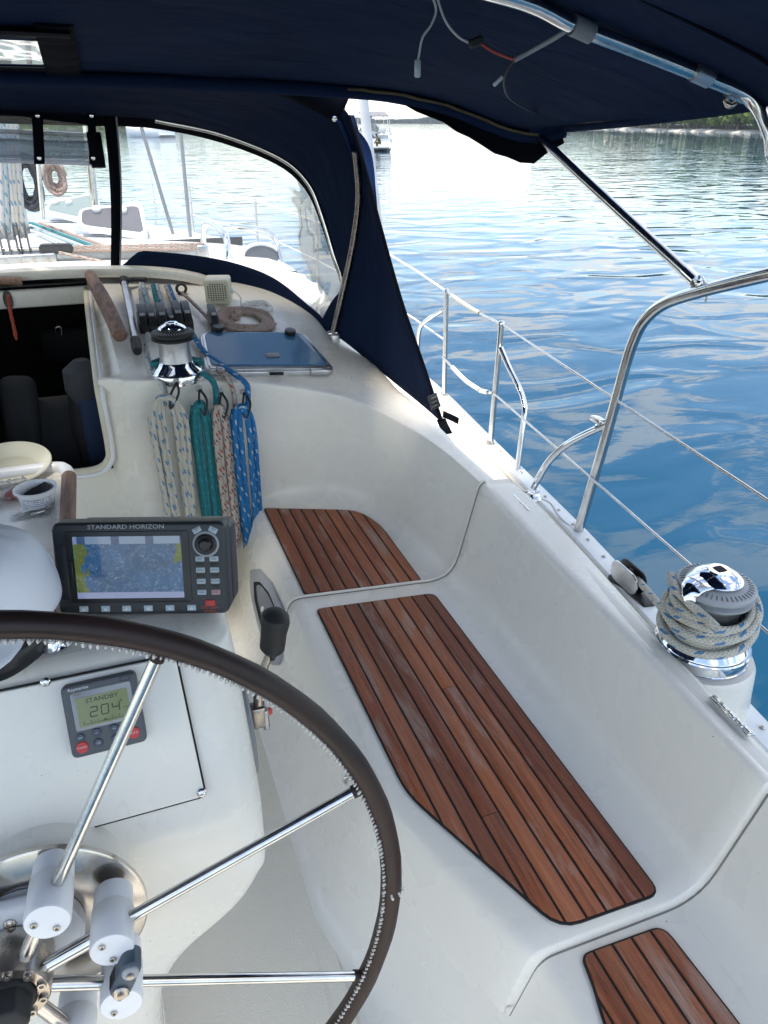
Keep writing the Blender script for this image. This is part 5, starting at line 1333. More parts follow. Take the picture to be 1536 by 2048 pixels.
# ------------------------------------------------------------------ bimini
bim = thing('bimini', 'navy canvas bimini awning overhead on steel bows', 'bimini', (CL, 1.5, -.4))
Fh = [Vector((CL, 2.6, .125)), Vector((.3, 2.6, .118)), PY(700, 172, 2.6), PY(800, 184, 2.6), PY(900, 208, 2.58), PY(975, 238, 2.56), PY(1050, 262, 2.53), PY(1128, 252, 2.47)]
Mh = [Vector((CL, 1.6, .335)), Vector((.4, 1.6, .30)), Vector((.83, 1.6, .238)), Vector((1.0, 1.6, .197)), Vector((1.33, 1.6, .112)), Vector((1.46, 1.6, .062)), Vector((1.50, 1.6, .030))]
Ah = [Vector((p.x * 1.0, .75, p.z + .01)) for p in Mh]
Gh = [Vector((p.x, -.02, p.z - .01)) for p in Mh]  # unseen aft edge, cut short so more sky light reaches the helm
def rs(c, n=41): return resample(cr(c, 8), n)
FC, MC, AC, GC = rs(Fh), rs(Mh), rs(Ah), rs(Gh)
cols = [cr([FC[k], MC[k], AC[k], GC[k]], 14) for k in range(41)]
half = [list(r) for r in zip(*cols)]
for i, r in enumerate(half):
    for k, p in enumerate(r): p.z += .006 * noise.noise(Vector((p.x * 3, p.y * 2.0, .3))) - .012 * math.sin(math.pi * min(1, i / 14)) * (1 - k / 41)
full = [mir([r])[0][:-1] + r for r in half]
mcol = len(full[0])
def in_window(i, k):
    p = full[i][k]; q = full[i + 1][k + 1]; cxx, cyy = (p.x + q.x) / 2, (p.y + q.y) / 2
    return -.75 < cxx < -.06 and 2.28 < cyy < 2.53
loft('canopy', full, 'navy', bim, False, .003, skip=in_window)
def bim_z(x, y):
    best = min((p for r in full for p in r), key=lambda p: (p.x - x) ** 2 + (p.y - y) ** 2); return best.z
wi = [(r, i) for i, r in enumerate(full)]
loft('clear_panel', [[Vector((x, y, bim_z(x, y) - .004)) for x in (-.80, -.55, -.3, -.02)] for y in (2.23, 2.34, 2.45, 2.56)], 'vinyl_roll', bim)
for (a, b) in (((-.022, 2.18), (-.022, 2.58)), ((-.8, 2.235), (.01, 2.235)), ((-.8, 2.555), (.01, 2.555))):
    tube('panel_hem', [Vector((a[0] + (b[0] - a[0]) * s_ / 6, a[1] + (b[1] - a[1]) * s_ / 6, bim_z(a[0] + (b[0] - a[0]) * s_ / 6, a[1] + (b[1] - a[1]) * s_ / 6) - .008)) for s_ in range(7)], .045, 'navy_dark', bim, 8, flat=.12)
# bows
mb = [PY(1545, 310, 1.52), PY(1538, 262, 1.54), PY(1500, 197, 1.58), PY(1400, 150, 1.60), PY(1270, 98, 1.60), PY(1150, 52, 1.60), PY(1010, -8, 1.60), Vector((.4, 1.6, .268)), Vector((CL, 1.6, .30))]
mbc = cr(mb, 8); tube('middle_bow', mbc + [Vector((2 * CL - p.x, p.y, p.z)) for p in reversed(mbc[:-1])], .0160, 'steel', bim, 14)
rq1, rq2 = PX(1470, 565, 1.58), PX(1536, 549, 1.575); leg_end = rq2 + (rq2 - rq1) * 1.2
leg = [mb[0], mb[0].lerp(leg_end, .5) + Vector((.01, 0, 0)), leg_end]
tube('bow_leg', leg, .0160, 'steel', bim, 12, n=4)
box('leg_clamp', (.05, .06, .05), Matrix.Translation(leg_end), 'chrome', bim, .012, 2)
for (u, v) in ((1160, 56), (1400, 148), (1472, 180)):
    p = PY(u, v, 1.6); d = (PY(u + 40, v + 18, 1.6) - p).normalized(); tube('bow_sleeve', [p - d * .02, p + d * .03], .0210, 'aluminium' if u > 1300 else 'grey_plastic', bim, 12)
fbow = [p + Vector((0, -.006, -.016)) for p in FC]
tube('front_bow_pocket', fbow + [], .020, 'navy', bim, 10)
tube('port_front_bow_pocket', [Vector((2 * CL - p.x, p.y, p.z)) for p in fbow], .020, 'navy', bim, 10)
# front valance, deeper towards the corner
rows = []
for i, p in enumerate(FC):
    x = i / 40; dpt = .012 + .085 * sstep(.58, .93, x) - .05 * sstep(.95, 1.0, x)
    rows.append([p + Vector((0, .006, .002)), p + Vector((0, .016, -dpt * .4)), p + Vector((.004, .006, -dpt * .8 + .003 * math.sin(i * 1.9))), p + Vector((0, -.012, -dpt + .004 * math.sin(i * 2.3)))])
loft('front_valance', rows[14:], 'navy_dark', bim, False, .004)
tube('zip', [p + Vector((.0, -.026, -.010 + .002 * math.sin(k * 2.1))) for k, p in enumerate(FC[24:39])], .005, 'brass_zip', bim, 6)
# side hem and its zip
side = [PY(1128, 252, 2.47), PY(1200, 245, 2.25), PY(1300, 234, 2.02), PY(1360, 226, 1.90), PY(1450, 214, 1.74), PY(1536, 200, 1.58)]
tube('side_hem', side, .020, 'navy', bim, 10, n=4)
tube('side_zip', [p + Vector((-.012, -.006, .004)) for p in cr(side[:4], 6)], [.010] * 19, 'brass_zip', bim, 8, flat=.5)
cp_ = [PY(1035, 215, 2.5), PY(1080, 225, 2.48), PY(1128, 240, 2.46)]; cq = [PY(1068, 285, 2.52), PY(1092, 284, 2.5), PY(1132, 272, 2.47)]
loft('corner_pocket', [[a.lerp(b, f / 4) + Vector((0, -.012, 0)) * math.sin(math.pi * f / 4) for f in range(5)] for a, b in zip(cr(cp_, 4), cr(cq, 4))], 'navy', bim, False, .012)
tube('toggle', [PY(1452, 200, 1.60), PY(1458, 212, 1.59), PY(1470, 206, 1.59)], .007, 'steel_worn', bim, 8, n=3)
for yy in (1.42, 1.0): tube('canopy_seam', [Vector((x, yy, bim_z(x, yy) - .004)) for x in [-.6 + 2.05 * k / 16 for k in range(17)]], .004, 'navy_dark', bim, 6)
# strut down to the stern rail
s_top, s_bot = PY(1082, 278, 2.47), PX(1396, 566, 1.585)
st_ = thing('bimini_strut', 'polished steel strut from the bimini corner down to the stern rail', 'strut', s_bot)
tube('strut_tube', [s_top, s_bot + (s_top - s_bot).normalized() * .03], .0155, 'steel', st_, 14)
tube('strut_end', [s_bot + (s_top - s_bot).normalized() * .06, s_bot + (s_top - s_bot).normalized() * .012], .018, 'chrome', st_, 14)
box('strut_fork', (.02, .04, .045), Matrix.Translation(s_bot + Vector((0, 0, -.012))), 'chrome', st_, .006, 2)
lathe('fork_pin', [(.007, -.018), (.007, .018)], zframe(s_bot, (1, 0, 0)), 'steel', st_, 10)
tube('safety_loop', [s_bot + Vector((.0, -.012, .02)), s_bot + Vector((.01, -.03, -.01)), s_bot + Vector((.012, -.03, -.05))], .003, 'steel', st_, 6, n=4)
# connector between bimini and dodger, hanging loose at its starboard end
rows = []
for k in range(41):
    f = k / 40; i = int(f * 22); a = FC[min(40, i)] + Vector((0, .02, -.004)); b = B2[min(NS - 1, int(f * 30))] + Vector((0, -.005, .006))
    rows.append([a.lerp(b, q / 5) + Vector((0, 0, -.012 * math.sin(math.pi * q / 5))) for q in range(6)])
con = loft('connector_panel', rows, 'navy', bim, False, .003); loft('port_connector_panel', mir(rows), 'navy', bim, False, .003)
fa = [PY(470, 168, 2.85), PY(560, 166, 2.84), PY(640, 168, 2.82), PY(704, 180, 2.80)]; fbb = [PY(480, 176, 2.9), PY(570, 195, 2.88), PY(630, 222, 2.85), PY(672, 244, 2.82)]
loft('loose_flap', [[a.lerp(b, q / 5) + Vector((0, -.02, 0)) * math.sin(math.pi * q / 5) for q in range(6)] for a, b in zip(cr(fa, 6), cr(fbb, 6))], 'navy_dark', bim, False, .004)
tube('flap_zip', [p + Vector((0, -.008, -.012)) for p in cr(fa, 6)], .008, 'brass_zip', bim, 6)
for (u, v) in ((686, 214), (669, 238)): lathe('snap', [(.009, 0), (.009, .003), (.004, .005)], zframe(PY(u, v, 2.80), (-.2, -1, 0)), 'steel', bim, 12)
# wires
wt = thing('loose_wiring', 'thin loose cable with connectors hanging under the bimini', 'wiring', PY(940, 90, 1.7))
tube('white_wire', [PY(862, -14, 1.72), PY(872, 20, 1.72), PY(862, 50, 1.72), PY(845, 75, 1.72), PY(838, 110, 1.72), PY(835, 125, 1.72)], .0026, 'wire_white', wt, 6, n=5)
box('spade_connector', (.014, .008, .034), Matrix.Translation(PY(835, 137, 1.72)), 'frosted', wt, .003, 1)
tube('grey_wire', [PY(872, -12, 1.72), PY(890, 40, 1.72), PY(915, 72, 1.72), PY(940, 87, 1.71)], .0026, 'wire_white', wt, 6, n=5)
box('tape_wrap', (.034, .012, .018), Matrix.Translation(PY(952, 84, 1.70)) @ Matrix.Rotation(-.35, 4, 'Y'), 'black_rubber', wt, .004, 1)
tube('red_wire', [PY(962, 87, 1.70), PY(990, 105, 1.69), PY(1028, 119, 1.68)], .003, 'wire_red', wt, 6, n=5)
tube('cable', [PY(1028, 120, 1.68), PY(1060, 103, 1.67), PY(1110, 75, 1.64), PY(1142, 54, 1.62)], .0055, 'grey_print', wt, 8, n=5)
tube('black_wire', [PY(1028, 120, 1.68), PY(1012, 145, 1.72), PY(1008, 170, 1.78), PY(1018, 195, 1.9), PY(1045, 214, 2.1), PY(1075, 228, 2.35)], .0028, 'black_rubber', wt, 6, n=6)
box('clear_connector', (.028, .007, .009), Matrix.Translation(PY(996, 162, 1.74)) @ Matrix.Rotation(-.7, 4, 'Y'), 'frosted', wt, .002, 1)
lathe('lamp_stub', [(.02, 0), (.02, .02)], Matrix.Translation(PY(868, -2, 1.75)), 'interior_blue', wt, 16)

# ------------------------------------------------------------------ stern rail, stanchions, lifelines
pp = thing('stern_rail', 'polished steel stern rail curving up beside the cockpit', 'rail', PZ(1155, 1066, -1.41))
lg = [PZ(1155, 1066, -1.41), PX(1190, 950, 1.585), PX(1220, 845, 1.60), PX(1250, 735, 1.605), PX(1268, 680, 1.603), PX(1290, 640, 1.60), PX(1330, 607, 1.595), PX(1400, 583, 1.585), PX(1470, 565, 1.58), PX(1536, 549, 1.575)]
lg += [lg[-1] + (lg[-1] - lg[-2]) * 1.0, lg[-1] + (lg[-1] - lg[-2]) * 4 + Vector((-.05, 0, 0)), lg[-1] + (lg[-1] - lg[-2]) * 9 + Vector((-.16, 0, 0))]
tube('rail_tube', lg, .0185, 'steel', pp, 16, n=6)
ft = PZ(1063, 996, -1.31)
br = [ft + Vector((0, 0, .04)), PX(1078, 955, 1.46), PX(1100, 920, 1.49), PX(1140, 885, 1.53), PX(1200, 855, 1.59), PX(1218, 848, 1.597)]
tube('brace', br, .0135, 'chrome', pp, 14, n=6)
tube('tee_joint', [PX(1214, 862, 1.60), PX(1226, 822, 1.602)], .0185, 'chrome', pp, 14)
tube('tee_arm', [PX(1220, 846, 1.60), PX(1196, 856, 1.588)], .0165, 'chrome', pp, 14)
fl = lathe('foot_flange', [(.036, -.006), (.038, .002), (.034, .008), (.02, .012), (.012, .022)], Matrix.Translation(ft), 'chrome', pp, 32)
for s_ in (-1, 1): lathe('foot_lug', [(.009, 0), (.01, .004), (.009, .012), (.003, .014)], zframe(ft + Vector((.013 * s_, -.004, .03)), (s_, 0, 0)), 'chrome', fl, 14)
# earth wire from the foot
tube('earth_wire', [ft + Vector((.02, .01, 0)), PZ(1100, 1006, -1.36), PZ(1116, 1030, -1.385), PZ(1150, 1062, -1.40)], .004, 'wire_white', None, 6, n=5); tag(bpy.data.objects['earth_wire'], 'thin pale wire on deck by the stern rail foot', 'wire')
tube('cord_loop', [PZ(1016, 1000, -1.215), PZ(1022, 988, -1.23), PZ(1042, 983, -1.27), PZ(1060, 990, -1.30)], .004, 'rope_tan', None, 6, n=5); tag(bpy.data.objects['cord_loop'], 'short thin cord looping from the locker hinge to the rail foot', 'cord')
box('cable_boot', (.03, .06, .02), (PZ(1196, 840, -.95)), 'steel', pp, .004)
def stanchion(label, base, top, brace, group='stanchions along the starboard deck edge'):
    th_ = thing('stanchion', label, 'stanchion', base, group=group)
    tube('post', [base + Vector((0, 0, -.03)), base.lerp(top, .5), top], .0135, 'steel', th_, 14)
    lathe('cap', [(.015, -.01), (.017, .0), (.013, .012), (.004, .016)], Matrix.Translation(top), 'steel', th_, 14)
    lathe('wire_eye', [(.006, -.02), (.006, .02)], zframe(top + Vector((0, 0, -.006)), (0, 1, 0)), 'steel', th_, 10)
    if brace: tube('brace', brace, .0125, 'chrome', th_, 12, n=6)
    lathe('base_socket', [(.026, -.03), (.024, .0), (.017, .03)], Matrix.Translation(base), 'steel_worn', th_, 18)
    return th_
b2, t2 = PZ(980, 893, -1.41), PY(1003, 648, 3.01)
stanchion('steel stanchion with an aft gate brace nearest the stern rail', b2, t2, [PY(1001, 695, 2.99), PY(1018, 735, 2.93), PY(1038, 775, 2.86), PY(1048, 805, 2.79), PY(1048, 835, 2.75), PZ(1034, 945, -1.41)])
t1 = PY(893, 583, 3.74); b1 = Vector((t1.x + .02, t1.y + .02, -1.41))
stanchion('steel stanchion with a forward gate brace beside the dodger tip', b1, t1, [PY(887, 620, 3.76), PY(866, 632, 3.9), PY(845, 648, 4.0), PY(838, 665, 4.05), PY(836, 700, 4.08), PY(832, 800, 4.10)])
def wire(name, pts, r, mat, label, n=6):
    o = tube(name, pts, r, mat, None, 8, n=n); tag(o, label, 'lifeline'); return o
def stan_fwd(y, h=.62):
    return Vector((toe_x(y) + .01, y, deck_z(y))), Vector((toe_x(y) + .02, y, deck_z(y) + h))
u_end = PX(1545, 1007, 1.556)
wire('upper_lifeline', [t2, u_end, u_end + (u_end - t2).normalized() * 1.2], .0048, 'steel', 'thin upper wire lifeline running aft past the stern rail', 1)
m2 = t2.lerp(b2, .50); m1 = t1.lerp(b1, .44)
l_end = PX(1372, 1122, 1.525)
wire('lower_lifeline', [PY(988, 787, 3.0), l_end, l_end + (l_end - PY(988, 787, 3.0)).normalized() * 1.5], .0048, 'steel', 'thin lower wire lifeline running aft behind the primary winch', 1)
wire('gate_line', [t1, t1.lerp(t2, .5) + Vector((0, 0, -.012)), t2], .006, 'steel', 'upper gate wire with a cream sleeve between the two stanchions', 4)
tube('line_sleeve', [t1.lerp(t2, .12) + Vector((0, 0, -.004)), t1.lerp(t2, .4) + Vector((0, 0, -.011)), t1.lerp(t2, .64) + Vector((0, 0, -.010))], .0105, 'cream_plastic', bpy.data.objects['gate_line'], 8, n=3)
g0, g1_ = PY(886, 714, 3.72), PY(985, 786, 3.01)
wire('gate_line', [g0, g0.lerp(g1_, .4) + Vector((0, 0, -.03)), g0.lerp(g1_, .8) + Vector((0, 0, -.03)), g1_], .006, 'steel', 'sagging lower gate wire with a white sleeve between the two stanchions', 5)
tube('line_sleeve', [g0.lerp(g1_, .22) + Vector((0, 0, -.018)), g0.lerp(g1_, .5) + Vector((0, 0, -.036)), g0.lerp(g1_, .78) + Vector((0, 0, -.031))], .0115, 'white_line', bpy.data.objects['gate_line.001'], 8, n=4)
tube('end_fitting', [g0.lerp(g1_, .80) + Vector((0, 0, -.03)), g0.lerp(g1_, .93) + Vector((0, 0, -.012))], .012, 'chrome', bpy.data.objects['gate_line.001'], 8)
fs = [4.9, 6.4, 7.9, 9.4]
tops = [t1]
for i, y in enumerate(fs):
    b_, t_ = stan_fwd(y); tops.append(t_); stanchion(['steel stanchion seen through the right part of the dodger window', 'steel stanchion beside the vent cowl, seen through the dodger window', 'third steel stanchion forward, seen through the dodger window', 'stanchion nearest the bow seen through the dodger window'][i], b_, t_, None, 'stanchions on the foredeck edge')
wire('upper_lifeline', tops, .0065, 'white_line', 'white covered upper lifeline running forward to the bow', 2)
wire('lower_lifeline', [m1] + [t_ - Vector((0, 0, .31)) for t_ in tops[1:]], .0055, 'white_line', 'white covered lower lifeline running forward to the bow', 2)
# white covered shroud tube
s0, s1 = PY(724, 178, 4.2), PY(757, 462, 4.2); dd = (s1 - s0)
shr = thing('shroud_cover', 'thick white covered shroud rising behind the dodger edge', 'shroud', s1 + dd * 1.0)
tube('sleeve', [s0 - dd * 1.4, s0, s1, s1 + dd * .92], .026, 'white_sock', shr, 12)
lathe('deck_socket', [(.04, -.05), (.035, .02), (.028, .06)], Matrix.Translation(s1 + dd * .92), 'steel_worn', shr, 16)

# ------------------------------------------------------------------ gear ahead of the dodger
for nm, (ua, va), (ub, vb), yy, lb in (('shroud', (285, 262), (352, 488), 6.2, 'dark wire shroud left of the pair seen through the side window'), ('shroud', (361, 262), (382, 486), 6.0, 'dark wire shroud right of the pair seen through the side window')):
    a, b = PY(ua, va, yy), PY(ub, vb, yy); d = b - a
    th_ = thing(nm, lb, 'shroud', b + d * .3); tube('wire', [a - d * 3, a, b, b + d * .25], .013, 'grey_plastic', th_, 8)
    tube('turnbuckle', [b, b + d * .25], .022, 'steel_worn', th_, 10)
# traveller beam with track, cars and mainsheet blocks
tv = thing('traveller', 'aluminium mainsheet traveller beam across the coachroof ahead of the dodger', 'traveller', (CL, 4.45, -.65))
ta, tb_ = PY(-320, 520, 4.55), PY(417, 508, 4.55)
d = (tb_ - ta).normalized(); M = axes((ta + tb_) / 2, d, Vector((0, 0, 1)).cross(d).normalized(), Vector((0, 0, 1))); LEN = (tb_ - ta).length
box('beam', (LEN, .07, .085), M @ Matrix.Translation((0, 0, -.015)), 'aluminium', tv, .006, 2)
box('track', (LEN, .035, .02), M @ Matrix.Translation((0, 0, .038)), 'steel', tv, .003, 1)
ca = PY(28, 520, 4.50)
box('car', (.42, .085, .06), Matrix.Translation(ca), 'aluminium', tv, .012, 2)
for k in range(6): lathe('car_bolt', [(.010, 0), (.009, .004)], zframe(ca + Vector((-.17 + .068 * k, -.044, .004)), (0, -1, 0)), 'steel_worn', tv, 10)
box('end_stop', (.07, .09, .09), Matrix.Translation(PY(404, 505, 4.55)), 'aluminium', tv, .01, 2)
for k, (u, v) in enumerate(((8, 478), (24, 480), (47, 476))):
    p = PY(u, v, 4.5); bl = thing('mainsheet_block', 'grey mainsheet block, %s of three standing on the traveller car' % ('leftmost', 'middle', 'rightmost')[k], 'block', p + Vector((0, 0, -.1)), group='mainsheet blocks')
    for dxx in (-.022, .016): prism('cheek', rrect(.055, .16, .026), .006, axes(p + Vector((dxx, 0, 0)), Vector((0, 1, 0)), Vector((0, 0, 1)), Vector((1, 0, 0))), 'case_grey', bl, .002, 1)
    lathe('sheave', [(.024, -.012), (.018, 0), (.024, .012)], zframe(p + Vector((0, 0, .02)), (1, 0, 0)), 'grey_plastic', bl, 16)
    tube('shackle', [p + Vector((-.012, 0, -.08)), p + Vector((0, 0, -.13)), p + Vector((.012, 0, -.08))], .007, 'steel', bl, 8, n=4)
cb_ = PY(113, 497, 4.5)
blk_ = thing('control_block', 'small black control line block on the traveller track', 'block', cb_)
prism('cheek', rrect(.17, .05, .022), .035, axes(cb_ + Vector((0, .015, 0)), d, Vector((0, 0, 1)), d.cross(Vector((0, 0, 1)))), 'black_plastic', blk_, .005, 2)
for k in range(4):
    o = tube('control_line', [PY(128, 494 + 3 * k, 4.49), PY(270, 491 + 3 * k, 4.50 - .01 * k), PY(408, 487 + 4 * k, 4.52)], .0075, 'rope_tan' if k % 2 else 'rope_red', None, 6, n=3)
    tag(o, 'thin brown control line, %s of four stretched along the traveller' % ('top', 'second', 'third', 'lowest')[k], 'rope', 'traveller control lines')
o = tube('control_line', [PY(118, 505, 4.48), PY(190, 520, 4.42), PY(216, 526, 4.36)], .008, 'rope_red', None, 6, n=3); tag(o, 'brown control line leading aft from the traveller block', 'rope')
# falls of the mainsheet
for k, (ua, ub, m_) in enumerate(((0, 6, 'rope_white'), (8, 16, 'rope_tealwhite'), (14, 30, 'rope_white'), (22, 36, 'rope_cream'), (30, 46, 'rope_white'))):
    o = tube('mainsheet', [PY(ua - 14, 120, 4.5), PY(ua, 240, 4.5), PY(ub, 470, 4.5)], .014, m_, None, 8, n=3)
    tag(o, '%s fall of the mainsheet rising from the traveller blocks' % ('leftmost', 'second', 'middle', 'fourth', 'rightmost')[k], 'rope', 'falls of the mainsheet')
def coil(name, u, v, w_, h_, yy, mat, r, n, label):
    c = PY(u, v, yy); s_ = yy * 1.0 / 1500; rr = random.Random(n); pts = []
    for k in range(n):
        for a in range(12):
            an = 2 * math.pi * a / 12; f = 1 - .11 * k + rr.uniform(-.04, .04); pts.append(c + Vector((w_ * s_ * .5 * f * math.cos(an), rr.uniform(-.02, .02) + .012 * k, h_ * s_ * .5 * f * math.sin(an) - (.02 if math.sin(an) < 0 else 0))))
    o = tube(name, pts, r, mat, None, 8, n=3); tag(o, label, 'rope coil')
coil('hose_coil', 55, 362, 42, 82, 6.0, 'hose_black', .016, 5, 'black coiled line hanging at the mast seen through the centre window')
coil('hung_coil', 109, 352, 34, 48, 6.3, 'rope_tan', .013, 6, 'tan rope coil hanging right of the black one through the centre window')
mast = thing('mast', 'silver mast seen through the left of the dodger window', 'mast', (CL - .12, 6.4, H(0, 6.4)))
tube('spar', [Vector((CL - .22, 6.4, H(0, 6.4))), Vector((CL - .22, 6.4, 9))], .10, 'aluminium', mast, 20)
for uu, k in ((78, 0), (182, 1)):
    yy = 5.9 + k * .5; b_ = PY(uu + 8, 438 - 20 * k, yy); t_ = PY(uu - 4, 300, yy); th_ = thing('mast_brace', ('thin' if not k else 'thicker') + ' steel support pole by the ' + ('farther' if not k else 'nearer') + ' foredeck hatch', 'pole', b_); tube('pole', [b_, t_, t_ + (t_ - b_) * 2], .016 + .012 * k, 'steel', th_, 10)
def fhatch(label, quad, zoff, mt):
    hp = [RO(u, v, .01) for u, v in quad]; c = sum(hp, Vector()) / 4
    th_ = thing('foredeck_hatch', label, 'hatch', c, group='foredeck hatches')
    lo1, lo2 = RO(*quad[3], .02), RO(*quad[2], .02); xx = (lo2 - lo1).normalized(); yv = lo1.y
    # raised lid: a sloping panel standing on its aft edge
    p3, p2 = lo1, lo2; p0_, p1_ = PY(*quad[0], yv + .16), PY(*quad[1], yv + .16)
    up = ((p0_ - p3) + (p1_ - p2)) * .5; xx = ((p2 - p3) + (p1_ - p0_)).normalized(); nn = xx.cross(up).normalized(); M = axes((p0_ + p1_ + p2 + p3) / 4, xx, nn.cross(xx), nn); mi = M.inverted(); pl_ = [tuple((mi @ p)[:2]) for p in (p0_, p1_, p2, p3)]
    prism('lid_frame', round2(pl_, .06), .03, M, 'white_plastic', th_, .008, 2)
    prism('tinted_pane', round2([(x * .88, y * .78) for x, y in pl_], .05), .004, M @ Matrix.Translation((0, 0, .029)), mt, th_)
    for s_ in (.3, .72): lathe('knob', [(.03, 0), (.03, .02), (.02, .03)], M @ Matrix.Translation((pl_[0][0] + (pl_[1][0] - pl_[0][0]) * s_, pl_[0][1] * .78, .03)), 'white_plastic', th_, 14)
    for s_ in (.25, .75): box('hinge', (.1, .05, .04), M @ Matrix.Translation((pl_[3][0] + (pl_[2][0] - pl_[3][0]) * s_, pl_[3][1], .01)), 'white_plastic', th_, .006, 1)
    box('seat_frame', ((p2 - p3).length, .5, .03), Matrix.Translation(Vector(((p2.x + p3.x) / 2, yv + .25, min(p2.z, p3.z) - .01))), 'aluminium', th_, .008, 2)
t = NT('smoke_acrylic'); t.set(Base_Color=(.10, .10, .12), Roughness=.15)
t = NT('green_acrylic'); t.set(Base_Color=(.16, .22, .21), Roughness=.12)
fhatch('open foredeck hatch with smoky violet pane, nearer of the two', [(157, 416), (288, 420), (296, 474), (158, 468)], 0, 'smoke_acrylic')
fhatch('open foredeck hatch with greenish pane, farther of the two', [(94, 398), (200, 402), (206, 446), (96, 442)], 0, 'green_acrylic')
# lines led aft along the coachroof
for k, (u0, v0, u1, v1, m_, lb) in enumerate(((60, 445, 190, 494, 'rope_teal', 'teal'), (62, 455, 165, 494, 'rope_tealwhite', 'pale blue flecked'), (66, 462, 150, 496, 'rope_white', 'white flecked'), (80, 446, 215, 494, 'rope_tan', 'tan'))):
    o = tube('deck_line', [RO(u0, v0, .03), RO((u0 + u1) / 2, (v0 + v1) / 2, .03), RO(u1, v1, .03)], .012, m_, None, 8, n=3); tag(o, lb + ' line led aft across the sunlit coachroof', 'rope', 'lines on the forward coachroof')
# grab rails
gr = thing('mast_guard', 'chrome guard hoop standing beside the traveller end', 'guard rail', RO(455, 545))
tube('hoop', [PY(406, 500, 5.3), PY(407, 470, 5.3), PY(410, 450, 5.28), PY(420, 447, 5.2), PY(442, 460, 4.9), PY(452, 475, 4.78), PY(455, 500, 4.72), PY(454, 560, 4.70)], .020, 'chrome', gr, 12, n=6)
gr2 = thing('dorade_guard', 'white steel hoop round the vent cowl', 'guard rail', RO(570, 580))
tube('hoop', [PY(462, 452, 5.6), PY(500, 456, 5.35), PY(535, 462, 5.1), PY(552, 482, 4.95), PY(562, 515, 4.88), PY(572, 565, 4.82)], .017, 'steel', gr2, 12, n=6)
vp = RO(515, 560); vp = Vector((vp.x, 4.95, H(vp.x, 4.95))); vp = PY(518, 545, 4.95)
vt = thing('vent_cowl', 'white ventilator cowl with dark mouth facing aft', 'vent cowl', vp)
lathe('collar', [(.12, -.10), (.11, -.02), (.095, .02), (.085, .05)], Matrix.Translation(vp), 'white_plastic', vt, 32)
mv = PY(524, 513, 4.88); mm = zframe(mv, (.12, -1, .42), Vector((0, 0, 1)))
rows = []
for i, (f, w_, h_) in enumerate(((0, .085, .085), (.35, .09, .08), (.7, .108, .078), (1.0, .122, .078))):
    c = (vp + Vector((0, .02, .05))).lerp(mv, f); z_ = (Vector((0, 0, 1)).lerp(Vector((.12, -1, .42)).normalized(), f ** .8)).normalized(); fm = zframe(c, z_, Vector((0, 1, .02)) if f < .3 else Vector((0, .5, 1)))
    rows.append([fm @ Vector((w_ * math.cos(2 * math.pi * k / 32), h_ * math.sin(2 * math.pi * k / 32), 0)) for k in range(32)])
loft('cowl', rows, 'white_plastic', vt, True)
fm = zframe(mv, (.12, -1, .42), Vector((0, .5, 1)))
tube('mouth_rim', [fm @ Vector((.122 * math.cos(2 * math.pi * k / 32), .078 * math.sin(2 * math.pi * k / 32), 0)) for k in range(32)], .012, 'white_plastic', vt, 8, True)
mesh('mouth', [fm @ Vector((.118 * math.cos(2 * math.pi * k / 32), .074 * math.sin(2 * math.pi * k / 32), -.004)) for k in range(32)], [tuple(range(32))], 'case_grey', vt)

